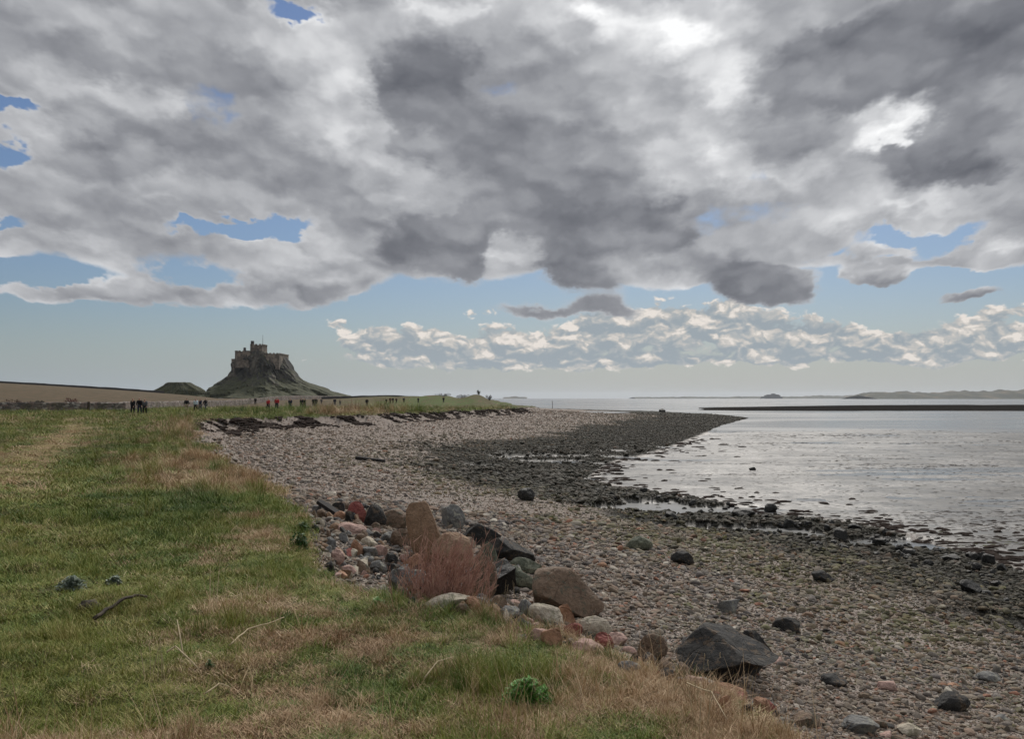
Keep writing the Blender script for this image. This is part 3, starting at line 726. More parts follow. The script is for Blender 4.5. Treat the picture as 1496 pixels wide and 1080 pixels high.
# weed-hung rocks along the edge of the mud
r2 = random.Random(77)
for k_ in range(130):
    f = r2.random() ** 1.3; px = 860 + f * 620; py = np.interp(px, [855, 900, 1050, 1150, 1280, 1400, 1496], [706, 716, 740, 762, 780, 812, 842]) + r2.uniform(-4, 34) * (.4 + f)
    w = r2.uniform(6, 13) * (.6 + .9 * f); big = w > 17
    rock('weedy_rock', '%s black weed-hung rock among the stones by the mud edge' % ('larger' if big else 'smaller'), px, py, w, w * r2.uniform(.35, .7), r2.uniform(.6, 1), 'black', seed=3000 + k_, cuts=r2.randint(6, 12), rnd=r2.uniform(0, .2),
         rough=.18, rz=r2.uniform(0, 3), sink=r2.uniform(.15, .35), sub=3, group='%s weedy rocks by the mud edge' % ('larger' if big else 'smaller'))

# cobbles along the foot of the turf: countable, alike
cob = 0
for k_ in range(900):
    y = math.exp(random.uniform(math.log(4.6), math.log(24))); px = random.uniform(430, 1480)
    x = (px - 748) / F * y
    L1 = land(np.array([x]), np.array([y]))
    de = float(L1['de'][0]); t1 = float(L1['t'][0])
    if de < .06 or t1 > .5 or random.random() > math.exp(-de / 2.2) + .05: continue
    s = random.uniform(.035, .095) * (1 + .02 * y)
    m_ = random.choice(['grey', 'pink', 'pale', 'brown', 'grey', 'dark', 'orange', 'pink', 'moss', 'grey', 'brown', 'grey', 'dark', 'brown'])
    bm = rock_verts(500 + k_, 3, 7 + k_ % 4, .08, random.uniform(.02, .3))
    fl = random.uniform(.35, .7)
    for v in bm.verts: v.co = Vector((v.co.x * s, v.co.y * s * .75, v.co.z * s * fl))
    o = bpy.data.objects.new('cobble', unlinked('cobble', bm, RM[m_])); C.objects.link(o)
    o.location = (x, y, float(L1['z'][0]) + s * .15); o.rotation_euler = (random.uniform(-.3, .3), random.uniform(-.3, .3), random.uniform(0, 6.28))
    tag(o, 'fist-sized %s cobble lying loose among the pebbles of the upper beach' % word[m_], 'cobble', '%s cobbles of the upper beach' % word[m_])
    cob += 1
    if cob >= 160: break
print('cobbles', cob)

# ------------------------------------------------------------------ grass
def blade_strip(V_, F_, base, ang, lean, ln, w, curl, segs=3):
    dx_, dy_ = math.cos(ang), math.sin(ang); px_, py_ = -dy_, dx_
    b0 = len(V_)
    for s_ in range(segs + 1):
        f = s_ / segs
        out = lean * f * ln + curl * f * f * ln; up = ln * f * (1 - .35 * curl * f)
        ww = w * (1 - f) ** .7 * .5
        c = (base[0] + dx_ * out, base[1] + dy_ * out, base[2] + up)
        V_.append((c[0] - px_ * ww, c[1] - py_ * ww, c[2])); V_.append((c[0] + px_ * ww, c[1] + py_ * ww, c[2] + (0.0005 if s_ == segs else 0)))
    for s_ in range(segs):
        a = b0 + 2 * s_; F_.append((a, a + 1, a + 3, a + 2))
def clump(seed, n, rad, ln, w, lean, curl, segs=3):
    r_ = random.Random(seed); V_, F_ = [], []
    for _ in range(n):
        a = r_.uniform(0, 6.28); q_ = rad * math.sqrt(r_.random())
        blade_strip(V_, F_, (q_ * math.cos(a), q_ * math.sin(a), -.01), r_.uniform(0, 6.28), r_.uniform(0, lean), ln * r_.uniform(.5, 1.15), w * r_.uniform(.7, 1.3), r_.uniform(0, curl), segs)
    me = bpy.data.meshes.new('tuft'); me.from_pydata(V_, [], F_); me.update()
    return me
def build_grass(h, b):
    rnd = h.attr('rnd', 'INSTANCER'); dry = h.attr('dry', 'INSTANCER')
    o = objco(h); n = h.noise(h.v('MULTIPLY', o, (60, 60, 2)), 1.0, 2, .5)
    green = h.ramp(rnd, [(0, (.045, .085, .014)), (.3, (.105, .160, .026)), (.6, (.190, .215, .040)), (.85, (.28, .26, .07)), (1, (.36, .31, .13))])
    tan = h.ramp(rnd, [(0, (.24, .15, .08)), (.5, (.44, .30, .175)), (1, (.58, .45, .29))])
    c = h.mix(h.ss(h.m('ADD', dry, h.m('MULTIPLY', h.m('SUBTRACT', n, .5), 1.1)), .35, .65), green, tan)
    h.l.new(c, b.inputs['Base Color'])
grass_mat = mat('grass_blades', build_grass, .7, .25)
def gp(name, items):
    ms = []
    for a in items:
        me = clump(*a); me.materials.append(grass_mat); ms.append(me)
    return pack(name, ms)
turf_pack = gp('turf_tuft', [(k_, 50, .085, .034, .0038, 1.3, .9) for k_ in range(6)])
long_pack = gp('long_tuft', [(20 + k_, 44, .07, .16, .0036, .55, .9, 4) for k_ in range(6)])
straw_pack = gp('straw_tuft', [(40 + k_, 7, .05, .34, .0042, .5, .7, 5) for k_ in range(5)])
marram_pack = gp('marram_tuft', [(60 + k_, 60, .16, .42, .009, .7, .8, 4) for k_ in range(5)])
def grass(name, n, r0, r1, pk, npk, s0, k, keep, label, pw=1.0, a1=34, zj=0):
    x, y, r = polar(n, r0, r1, -34, a1, pw)
    L = land(x, y); dr = dryness(x, y); pt = pathness(x, y)
    ok = (L['de'] < -.0) & (rng.random(n) < keep(x, y, r, L['de'], dr, pt))
    x, y, r, z, dr, pt, de = [v[ok] for v in (x, y, r, L['z'], dr, pt, L['de'])]
    m = len(x)
    s = np.maximum(s0, k * r) * rng.uniform(.7, 1.35, m)
    hs = s * rng.uniform(.6, 1.3, m) * (.35 + 1.3 * fbm(x, y, 3, .7, 44)) * (1 - .45 * pt)
    o = scatter(name, np.column_stack([x, y, z]), np.column_stack([rng.normal(0, .12, m), rng.normal(0, .12, m), rng.uniform(0, 6.28, m)]), np.column_stack([s, s, hs]),
                rng.integers(0, npk, m), pk, dict(rnd=np.clip(rng.normal(.45, .22, m) + (fbm(x, y, 3, 1.5, 45) - .5) * .9, 0, 1), dry=np.clip(dr * .95 + pt * .5 + rng.normal(0, .24, m), 0, 1)))
    print(name, m)
    return tag(o, label, 'grass', kind='stuff')
grass('turf_grass', 46000, 3.3, 26, turf_pack, 6, 1.0, .16, lambda x, y, r, de, dr, pt: 1 - .4 * pt, 'short green and bleached turf of the foreground')
grass('turf_grass', 34000, 24, 150, turf_pack, 6, 1.5, .10, lambda x, y, r, de, dr, pt: 1 - .6 * pt, 'short turf of the distant meadow')
grass('long_grass', 17000, 3.3, 45, long_pack, 6, .8, .040, lambda x, y, r, de, dr, pt: (sstep(fbm(x, y, 3, 1.1, 46), .50, .58) * 1.0 + .06 + .35 * np.exp(-(de / .6) ** 2)) * (1 - pt), 'longer rough grass in tufts')
grass('dry_stalks', 2600, 3.3, 30, straw_pack, 5, .8, .035, lambda x, y, r, de, dr, pt: (.08 + dr ** 1.5) * (1 - pt) * .9, 'thin bleached dead grass stalks')
def marr(x, y, r, de, dr, pt):
    px = 748 + F * x / y; py = 582 + 1.7 * F / y
    b = lambda cx, cy, rx, ry: np.exp(-((px - cx) / rx) ** 2 - ((py - cy) / ry) ** 2)
    v = b(250, 690, 90, 24) + b(350, 715, 80, 24) * .7 + b(262, 636, 24, 14) * 1.3 + b(300, 745, 60, 10) * .5 + b(470, 604, 70, 3) + b(590, 602, 60, 2)
    return np.clip(v, 0, 1)
grass('marram_grass', 14000, 12, 110, marram_pack, 5, .6, .026, marr, 'pale wind-blown marram tussocks on the low bank')

# leafy green plants, dead shrub, stalks
def leaf_mat(name, c1, c2):
    def f(h, b):
        h.l.new(h.mix(h.noise(pos(h), 30, 3, .6), c1, c2), b.inputs['Base Color'])
    return mat(name, f, .6, .3)
LM = dict(bright=leaf_mat('bright_leaf', (.045, .15, .018), (.11, .27, .04)), deep=leaf_mat('deep_leaf', (.022, .065, .014), (.06, .13, .028)),
          kale=leaf_mat('grey_green_leaf', (.14, .18, .135), (.27, .31, .25)))
def leafy(name, label, px, py, wpx, hpx, m_, n=420, seed=3, leaf=.03):
    p0 = at(px, py); s = p0.y / F; W, H = wpx * s, hpx * s; r_ = random.Random(seed)
    V_, F_ = [], []; sV, sF = [], []
    for _ in range(n):
        a = r_.uniform(0, 6.28); u = math.sqrt(r_.random()); lump = .75 + .35 * math.sin(3 * a + seed)
        x, y = W / 2 * u * math.cos(a) * lump, W * .35 * u * math.sin(a) * lump
        z = H * math.sqrt(max(0, 1 - u * u)) * r_.uniform(.35, 1.1)
        l = leaf * r_.uniform(.6, 1.2); q_ = r_.uniform(0, 6.28); tl = r_.uniform(-.5, .9)
        d1 = Vector((math.cos(q_), math.sin(q_), tl)).normalized(); d2 = d1.cross(Vector((0, 0, 1))).normalized(); up_ = d2.cross(d1)
        c = Vector((x, y, z)); b0 = len(V_)
        V_ += [c - d1 * l, c + d2 * l * .45 + up_ * l * .12, c + d1 * l, c - d2 * l * .45 + up_ * l * .12, c - up_ * l * .05]
        F_ += [(b0, b0 + 4, b0 + 1), (b0 + 1, b0 + 4, b0 + 2), (b0 + 2, b0 + 4, b0 + 3), (b0 + 3, b0 + 4, b0)]
        if _ % 6 == 0: blade_strip(sV, sF, (x * .3, y * .3, -.02), math.atan2(y, x), math.hypot(x, y) * .7 / max(z, .01), max(z, .02), .004, 0, 2)
    root = empty(name, p0); tag(root, label, 'plant')
    mesh_obj('leaves', V_, F_, LM[m_], root); mesh_obj('stem', sV, sF, LM[m_], root)
    return root
leafy('leafy_plant', 'bright green leafy clump in the dry grass of the foreground', 770, 1030, 78, 36, 'bright', 1300, 3, .015)
leafy('leafy_plant', 'dark green leafy plant on the bank left of the rubble, the rounder one', 438, 805, 32, 26, 'deep', 300, 4, .028)
leafy('leafy_plant', 'small dark green leafy plant just above the rounder one on the bank', 442, 778, 24, 14, 'deep', 200, 5, .026)
leafy('leafy_plant', 'very small dark green plant in the turf near the long curved dead stem', 306, 978, 14, 12, 'deep', 90, 6, .012)
leafy('leafy_plant', 'green leafy patch in the rubble just below the pink stones', 552, 888, 30, 14, 'bright', 160, 8, .018)
leafy('sea_kale', 'grey green crinkled plant in the lush turf, larger of a pair', 106, 864, 44, 20, 'kale', 420, 9, .024)
leafy('sea_kale', 'grey green crinkled plant in the lush turf, smaller and further right', 168, 856, 26, 14, 'kale', 200, 10, .024)

def tube(V_, F_, pts, r0, r1, k=5):
    b0 = len(V_); n = len(pts)
    for i_, p in enumerate(pts):
        p = Vector(p); t_ = (Vector(pts[min(i_ + 1, n - 1)]) - Vector(pts[max(i_ - 1, 0)])).normalized()
        u = t_.cross(Vector((.13, .31, .94))).normalized(); w = t_.cross(u); rr_ = r0 + (r1 - r0) * i_ / (n - 1)
        for j_ in range(k):
            a = 6.2832 * j_ / k; V_.append(tuple(p + u * rr_ * math.cos(a) + w * rr_ * math.sin(a)))
    for i_ in range(n - 1):
        for j_ in range(k):
            a, b_ = b0 + i_ * k + j_, b0 + i_ * k + (j_ + 1) % k
            F_.append((a, b_, b_ + k, a + k))
    F_.append(tuple(b0 + j_ for j_ in range(k))[::-1]); F_.append(tuple(b0 + (n - 1) * k + j_ for j_ in range(k)))
def f_twig(h, b): h.l.new(h.ramp(h.noise(pos(h), 14, 3, .6), [(.3, (.21, .115, .085)), (.5, (.36, .20, .155)), (.7, (.47, .30, .23))]), b.inputs['Base Color'])
twig_mat = mat('dead_twig', f_twig, .8)
def f_wood(h, b):
    o = objco(h); n = h.noise(h.v('MULTIPLY', o, (3, 3, 3)), 6, 5, .6)
    h.l.new(h.mix(h.ss(n, .3, .7), (.022, .017, .013), (.075, .058, .045)), b.inputs['Base Color']); bump(h, b, n, .8, .01)
wood_mat = mat('dark_driftwood', f_wood, .9)
def f_straw(h, b): h.l.new(h.mix(h.noise(pos(h), 9, 3, .6), (.28, .21, .12), (.46, .38, .25)), b.inputs['Base Color'])
straw_mat = mat('bleached_stem', f_straw, .8)
# dead shrub: stems fanning up out of the rubble
p0 = at(640, 884); r_ = random.Random(5); s = p0.y / F
root = empty('dead_shrub', p0); tag(root, 'dead pinkish brown twiggy shrub growing out of the stones', 'shrub')
V_, F_, TV, TF = [], [], [], []
for k_ in range(230):
    a = r_.gauss(0, 1); bx_ = r_.gauss(0, 30) * s; by_ = r_.uniform(-.22, .30)
    L_ = r_.uniform(40, 125) * s * (1 - .18 * min(abs(a), 2)); le = .16 + a * .30
    dyy = r_.gauss(0, .2); pts = []
    for j_ in range(5):
        f = j_ / 4; pts.append((bx_ + (le * f + .10 * le * f * f) * L_ * .9 + r_.gauss(0, .004) * j_, by_ + dyy * f * L_, -.03 + L_ * f * .93))
    tube(V_, F_, pts, .0042, .0018, 4)
    for _ in range(7):
        f = r_.uniform(.3, 1); c = Vector(pts[0]).lerp(Vector(pts[-1]), f); dd = Vector((le + r_.gauss(0, .35), r_.gauss(0, .35), r_.uniform(.3, 1))).normalized() * r_.uniform(.03, .11)
        tube(TV, TF, [tuple(c), tuple(c + dd * .5), tuple(c + dd + Vector((0, 0, .006)))], .0022, .0012, 3)
mesh_obj('stem', V_, F_, twig_mat, root); mesh_obj('twigs', TV, TF, twig_mat, root)
def stalk_plant(name, label, px, py, hpx, n, spread, seed, heads=True, m_=straw_mat, cat='plant'):
    p0 = at(px, py); s = p0.y / F; H = hpx * s; r_ = random.Random(seed); root = empty(name, p0); tag(root, label, cat)
    V_, F_, HV, HF = [], [], [], []
    for _ in range(n):
        x = r_.uniform(-.5, .5) * spread * s; y = r_.uniform(-.1, .1); l = H * r_.uniform(.6, 1); le = r_.gauss(0, .12)
        pts = [(x + le * l * (j_ / 4) ** 1.3, y, -.02 + l * j_ / 4) for j_ in range(5)]
        tube(V_, F_, pts, .0028, .0014, 4)
        if heads:
            e = Vector(pts[-1])
            for q_ in range(9):
                c = e - Vector((le * .01, 0, q_ * .006)); a = r_.uniform(0, 6.28)
                tube(HV, HF, [tuple(c), tuple(c + Vector((math.cos(a) * .008, math.sin(a) * .008, .006)))], .0032, .001, 4)
    mesh_obj('stem', V_, F_, m_, root)
    if heads: mesh_obj('seed_heads', HV, HF, m_, root)
stalk_plant('dead_dock', 'pale dead flower stalks in front of the dark boulder, tallest cluster', 1022, 1000, 46, 7, 60, 31)
stalk_plant('dead_dock', 'few pale dead stalks left of the dark boulder', 990, 990, 34, 3, 16, 32)
stalk_plant('dead_dock', 'thin dead stalks standing before the right end of the dark boulder', 1088, 1012, 34, 3, 20, 33)
stalk_plant('dead_stalks', 'leaning straw coloured stalks at the lower turf edge', 1030, 1072, 80, 5, 70, 34, False)
stalk_plant('dead_stalks', 'pale thin stalks near the black hollow rock', 735, 885, 42, 5, 36, 35, False)
stalk_plant('dead_stalks', 'straw stalks standing in the dark green grass of the foreground', 225, 1000, 66, 6, 70, 36, False)
def stick(name, label, pix, r0, r1, m_, cat, lift=.02):
    pts = []
    for (x_, y_, up_) in pix:
        p = at(x_, y_); pts.append(Vector((p.x, p.y, p.z + lift + up_)))
    c0 = pts[0].copy(); V_, F_ = [], []
    fine = []
    for i_ in range(len(pts) - 1):
        for q_ in range(4): fine.append(pts[i_].lerp(pts[i_ + 1], q_ / 4) - c0)
    fine.append(pts[-1] - c0)
    tube(V_, F_, [tuple(f + Vector((0, 0, mnoise.noise(f * 9) * r0 * 1.5))) for f in fine], r0, r1, 8)
    o = mesh_obj(name, V_, F_, m_, smooth=True); o.location = c0
    return tag(o, label, cat)
stick('driftwood_stick', 'long dark crooked driftwood stick lying on the turf', [(138, 912, .0), (160, 900, .01), (178, 890, .02), (198, 884, .03), (216, 884, .02)], .016, .010, wood_mat, 'stick', .04)
stick('dry_twig', 'long curved bleached stem lying in the grass', [(243, 974, .03), (256, 970, .05), (272, 984, .05), (290, 996, .02)], .006, .003, straw_mat, 'stem', .05)
stick('dry_twig', 'upright curved bleached stem rising from the turf', [(268, 968, .0), (262, 962, .12), (258, 950, .16)], .005, .002, straw_mat, 'stem', .03)
stick('dry_twig', 'thin pale branch lying aslant on the dry turf', [(335, 955, .0), (362, 940, .04), (390, 930, .03), (415, 917, .02)], .006, .003, straw_mat, 'branch', .05)
stick('dry_twig', 'short pale stem lying in the dry foreground turf', [(300, 1030, .01), (320, 1022, .03), (335, 1018, .0)], .005, .003, straw_mat, 'stem', .05)
stick('dry_twig', 'arched pale stem crossing the right side of the foreground turf', [(1004, 1020, .03), (1040, 1050, .08), (1062, 1076, .03)], .004, .002, straw_mat, 'stem', .05)
stick('dry_twig', 'thin forked grey stem in the middle foreground', [(620, 1010, .02), (640, 995, .06), (662, 978, .02)], .004, .002, straw_mat, 'stem', .05)
for (x_, y_, w_, l_, sd) in ((131, 890, 40, 'brown driftwood lump lying above the long stick', 7), ):
    p0 = at(x_, y_); s = p0.y / F; bm = rock_verts(sd, 3, 6, .35, .3)
    for v in bm.verts: v.co = Vector((v.co.x * w_ * s * .5, v.co.y * .07, v.co.z * .05))
    o = bpy.data.objects.new('driftwood_lump', unlinked('driftwood_lump', bm, wood_mat)); C.objects.link(o); o.location = p0 + Vector((0, 0, .02)); tag(o, l_, 'driftwood')
# blackened plank sticking out of the bank
def plank(name, label, a, b_, w, th_, m_, lift_a, lift_b, cat='plank'):
    pa, pb = at(*a), at(*b_); pa.z += lift_a; pb.z += lift_b; c0 = (pa + pb) / 2; dr = (pb - pa); ln = dr.length; dr.normalize()
    side = dr.cross(Vector((0, 0, 1))).normalized(); up_ = side.cross(dr); V_, F_ = [], []; n = 10
    for i_ in range(n + 1):
        f = i_ / n - .5; k_ = 1 - .5 * abs(f) ** 3 * 4 * .5
        for (sx_, sz_) in ((-1, -1), (1, -1), (1, 1), (-1, 1)):
            V_.append(tuple(dr * ln * f + side * sx_ * w * k_ * (.5 + .08 * mnoise.noise(Vector((f * 9, sx_, 1)))) + up_ * sz_ * th_ * (.5 + .1 * mnoise.noise(Vector((f * 9, sx_, sz_))))))
    for i_ in range(n):
        for j_ in range(4): a_, b2 = 4 * i_ + j_, 4 * i_ + (j_ + 1) % 4; F_.append((a_, b2, b2 + 4, a_ + 4))
    F_ += [(3, 2, 1, 0), (4 * n, 4 * n + 1, 4 * n + 2, 4 * n + 3)]
    o = mesh_obj(name, V_, F_, m_); o.location = c0
    return tag(o, label, cat)
def f_blk(h, b):
    o = objco(h); n = h.noise(h.v('MULTIPLY', o, (3, 9, 9)), 5, 5, .6)
    h.l.new(h.mix(h.ss(n, .3, .7), (.008, .008, .009), (.032, .027, .024)), b.inputs['Base Color']); bump(h, b, n, .8, .01)
black_wood = mat('blackened_wood', f_blk, .9)
plank('wooden_plank', 'blackened plank jutting from the bank above the rubble', (466, 752), (498, 758), .22, .07, black_wood, .26, .06)
plank('driftwood_timber', 'black timber lying on the pebbles of the bay', (520, 672), (562, 676), .30, .16, black_wood, .10, .06, 'timber')

# ------------------------------------------------------------------ the castle on its crag
CD = 650.0
def cx(px): return (px - 748) / F * CD
def cz(py): return EYE + ray(748, py).z * CD
def crag(name, levels, depth, yc, m_, seed, rough, nseg=180, nsub=4, kind='structure'):
    """levels: (py, px_left, px_right) from the foot up"""
    lv = []
    for (a, b_) in zip(levels[:-1], levels[1:]):
        for k_ in range(nsub): f = k_ / nsub; lv.append([a[i_] * (1 - f) + b_[i_] * f for i_ in range(3)])
    lv.append(list(levels[-1])); V_, F_ = [], []
    for n_, (py, xl, xr) in enumerate(lv):
        z = cz(py); c = (cx(xl) + cx(xr)) / 2; hw = (cx(xr) - cx(xl)) / 2; hd = hw * depth * .9 + 4
        for j_ in range(nseg):
            a = 6.28318 * j_ / nseg; ca, sa = math.cos(a), math.sin(a)
            p = Vector((c * .02 + ca * 20, sa * 20, z * .6 + seed))
            f = 1 + rough * (mnoise.fractal(p * .12, 1, 2, 5) + .35 * abs(mnoise.noise(Vector((ca * 9, sa * 9, z * .05 + seed)))))
            f = f if n_ else 1.1
            fx = 1 + (f - 1) * (.10 + .90 * abs(sa))
            V_.append((c + hw * ca * fx, yc + hd * sa * f, z + .5 * mnoise.noise(p * .3)))
    for i_ in range(len(lv) - 1):
        for j_ in range(nseg):
            a, b_ = i_ * nseg + j_, i_ * nseg + (j_ + 1) % nseg; F_.append((a, b_, b_ + nseg, a + nseg))
    V_.append(((cx(levels[-1][1]) + cx(levels[-1][2])) / 2, yc, cz(levels[-1][0]) + .3)); t_ = len(V_) - 1; b0 = (len(lv) - 1) * nseg
    for j_ in range(nseg): F_.append((b0 + j_, b0 + (j_ + 1) % nseg, t_))
    o = mesh_obj(name, V_, F_, m_, smooth=False); return tag(o, kind=kind)
def f_crag(h, b):
    p = pos(h); ge = h.n.new('ShaderNodeNewGeometry'); nz = h.sep(ge.outputs['Normal'])[2]; pz = h.sep(p)[2]
    n = h.noise(h.v('MULTIPLY', p, (1, 1, .45)), .12, 6, .65); n_2 = h.noise(p, .5, 5, .6)
    rk = h.ramp(n, [(.32, (.013, .013, .014)), (.46, (.040, .038, .035)), (.56, (.080, .072, .058)), (.64, (.17, .15, .12))])
    gr = h.mix(h.ss(n_2, .3, .7), (.026, .031, .014), (.060, .060, .026))
    k_ = h.ss(h.m('ADD', nz, h.m('MULTIPLY', h.m('SUBTRACT', n_2, .5), .7)), .60, .88)
    low = h.ss(h.m('ADD', pz, h.m('MULTIPLY', h.m('SUBTRACT', n, .5), 16)), 8.0, 15.0, 1.0, 0.0)
    h.l.new(h.mix(h.m('MAXIMUM', low, k_), rk, gr), b.inputs['Base Color'])
    bump(h, b, n, 1.0, 2.5)
crag_mat = mat('crag_rock', f_crag, .95)
crag('castle_crag', [(582, 270, 508), (578.5, 285, 494), (575, 292, 483), (571, 298, 472), (567, 305, 463), (563, 314, 453), (559, 320, 445), (555, 326, 437), (550, 335, 430), (545, 338, 425), (540, 339, 419), (535, 337, 416), (530, 338, 412), (526, 339, 410), (520, 344, 407), (517, 352, 402)], 1.0, CD + 14, crag_mat, 3.0, .34, 280, 7)
crag('castle_crag', [(570, 325, 440), (556, 340, 415), (545, 350, 408), (535, 356, 401), (526, 361, 396), (518, 366, 390), (513, 369, 384)], .35, CD + 1, crag_mat, 5.0, .22)
crag('rock_knoll', [(582, 225, 335), (577, 238, 322), (575, 243, 322), (571.5, 250, 320), (568, 258, 314), (564.5, 264, 306), (561.5, 267, 301), (560.3, 270, 298)], .5, CD - 30, crag_mat, 9.0, .14)
def f_stone(h, b):
    p = pos(h); n = h.noise(p, .25, 5, .65); br = h.n.new('ShaderNodeTexBrick'); 
    br.inputs['Scale'].default_value = 1.0; h.l.new(h.v('ADD', h.xyz(h.m('ADD', h.sep(p)[0], h.sep(p)[1]), h.sep(p)[2], 0), (0, 0, 0)), br.inputs['Vector'])
    br.inputs['Color1'].default_value = (.095, .080, .066, 1); br.inputs['Color2'].default_value = (.14, .115, .090, 1); br.inputs['Mortar'].default_value = (.09, .07, .06, 1)
    br.inputs['Brick Width'].default_value = 1.2; br.inputs['Row Height'].default_value = .5
    h.l.new(h.mix(h.ss(n, .45, .62), br.outputs[0], (.26, .21, .165)), b.inputs['Base Color'])
castle_mat = mat('castle_masonry', f_stone, .95)
def f_dk(h, b): h.l.new(h.mix(h.noise(pos(h), .6, 4, .6), (.035, .033, .034), (.075, .07, .068)), b.inputs['Base Color'])
slate_mat = mat('dark_masonry', f_dk, .95)
castle = empty('castle', (cx(375), CD, cz(530))); tag(castle, 'stone castle with a tower and chimneys on top of the steep crag', 'castle')
def prism(name, poly, z0, z1, m_, parent, top=0.0, cren=0):
    """vertical walls on a plan polygon with a batter and an optional crenellated parapet"""
    off = Vector(castle.location); n = len(poly); c = Vector((sum(p[0] for p in poly) / n, sum(p[1] for p in poly) / n, 0))
    V_ = [(*p, z0) for p in poly] + [((p[0] - c.x) * (1 - top) + c.x, (p[1] - c.y) * (1 - top) + c.y, z1) for p in poly]
    F_ = [(i_, (i_ + 1) % n, n + (i_ + 1) % n, n + i_) for i_ in range(n)] + [tuple(range(n, 2 * n))]
    bm = bmesh.new(); vv = [bm.verts.new(v) for v in V_]
    for f in F_: bm.faces.new([vv[q_] for q_ in f])
    if cren:
        for i_ in range(n):
            a, b_ = Vector(V_[n + i_]), Vector(V_[n + (i_ + 1) % n]); ln = (b_ - a).length; k_ = max(1, int(ln / 2.4))
            for q_ in range(k_):
                m0 = a.lerp(b_, (q_ + .5) / k_); dr = (b_ - a).normalized()
                mt = Matrix.Translation(m0 + Vector((0, 0, cren * .5 - .1))) @ dr.to_track_quat('X', 'Z').to_matrix().to_4x4() @ Matrix.Diagonal((ln / k_ * .58, .7, cren, 1))
                bmesh.ops.create_cube(bm, size=1, matrix=mt)
    bmesh.ops.recalc_face_normals(bm, faces=bm.faces)
    bmesh.ops.translate(bm, verts=bm.verts, vec=-off)
    me = bpy.data.meshes.new(name); bm.to_mesh(me); bm.free(); me.materials.append(m_)
    o = bpy.data.objects.new(name, me); C.objects.link(o); o.parent = parent
    return o
def rect(xl, xr, y0, y1, sk=0): return [(cx(xl), y0), (cx(xr), y0 + sk), (cx(xr), y1), (cx(xl), y1)]
lb = prism('wall', [(cx(345), CD - 4), (cx(352), CD - 9), (cx(368), CD - 7), (cx(372), CD + 8), (cx(372), CD + 24), (cx(345), CD + 24)], cz(538), cz(514.5), castle_mat, castle, .015, .8)
bs = prism('bastion', [(cx(339.3), CD - 3), (cx(345.6), CD - 6), (cx(346.2), CD + 10), (cx(339.3), CD + 10)], cz(550), cz(526), castle_mat, castle, .05, .7)
tw = prism('tower', rect(366, 383.5, CD - 2, CD + 12), cz(532), cz(504.5), castle_mat, castle, .02, .9)
rb = prism('wall', [(cx(380), CD + 2), (cx(390), CD - 6), (cx(408.5), CD - 2), (cx(408.5), CD + 26), (cx(380), CD + 26)], cz(540), cz(517.5), castle_mat, castle, .012, .8)
hr = prism('roof', [(cx(350), CD + 4), (cx(366), CD + 4), (cx(366), CD + 16), (cx(350), CD + 16)], cz(515), cz(511.8), slate_mat, castle, .35)
for (xl, xr, y0, zt, zb_) in ((365, 369.3, CD + 1, 498, 506), (352, 355, CD + 5, 507.3, 514), (361.5, 363.3, CD + 6, 508, 514)):
    prism('chimney', rect(xl, xr, y0, y0 + 2.0), cz(zb_), cz(zt), slate_mat, castle, .08)
def box_at(name, xl, xr, yt, yb, y0, d_, m_, parent): return prism(name, rect(xl, xr, y0, y0 + d_), cz(yb), cz(yt), m_, parent)
def f_win(h, b): h.put(b.inputs['Base Color'], (.012, .013, .015, 1))
win_mat = mat('dark_window', f_win, .3)
for (xl, xr, yt, yb, y0) in ((357.2, 358.2, 519, 521.2, CD - 9.05), (363.6, 364.6, 519, 521.2, CD - 7.6), (377, 378, 510, 512, CD - 2.05)):
    box_at('window', xl, xr, yt, yb, y0, .35, win_mat, castle)
V_, F_ = [], []; fp = Vector((cx(380.5), CD + 5, cz(505))) - castle.location
tube(V_, F_, [tuple(fp), tuple(fp + Vector((0, 0, cz(489) - cz(505))))], .16, .10, 6); mesh_obj('flagpole', V_, F_, slate_mat, castle)
# arched kiln mouth in the crag
V_, F_ = [], []

# ------------------------------------------------------------------ far shore, islands
FD = 5200.0
def f_far(h, b):
    p = pos(h); n = h.noise(p, .012, 6, .6)
    h.l.new(h.ramp(n, [(.35, (.028, .034, .024)), (.5, (.05, .052, .034)), (.6, (.075, .07, .045)), (.70, (.16, .12, .08))]), b.inputs['Base Color'])
far_mat = mat('far_dunes', f_far, .95)
def ridge(name, pts, D, depth, m_, rough=.5, kind='structure'):
    V_, F_ = [], []; K = F / D; xs = np.linspace(pts[0][0], pts[-1][0], 260); hs = np.interp(xs, [p[0] for p in pts], [p[1] for p in pts])
    for x_, yy in zip(xs, hs):
        X_ = (x_ - 748) / F * D; top = 1.5 * max(EYE + ray(748, yy).z * D - WATER, .2) * (1 + rough * (mnoise.fractal(Vector((X_ * .012, 3, 1)), 1, 2, 4)) * .6)
        for (f, z_) in ((0, -3), (.03, 0), (.12, .25), (.3, .7), (.5, 1), (.8, .6), (1, -.5)):
            V_.append((X_ + 6 * mnoise.noise(Vector((X_ * .02, f * 7, 0))), D + depth * f, WATER + (top * z_ * (1 + .25 * mnoise.noise(Vector((X_ * .03, f * 5, 2)))) if z_ > 0 else z_)))
    n = len(xs)
    for i_ in range(n - 1):
        for j_ in range(6): a = i_ * 7 + j_; F_.append((a, a + 7, a + 8, a + 1))
    o = mesh_obj(name, V_, F_, m_, smooth=True); return tag(o, kind=kind)
ridge('far_dunes_hills', [(1285, 580), (1292, 577), (1310, 576), (1325, 575), (1350, 576), (1400, 576.3), (1425, 575.2), (1450, 575), (1485, 575), (1560, 573.5), (1700, 572), (2000, 575), (2300, 579)], 4200, 500, far_mat, .25)
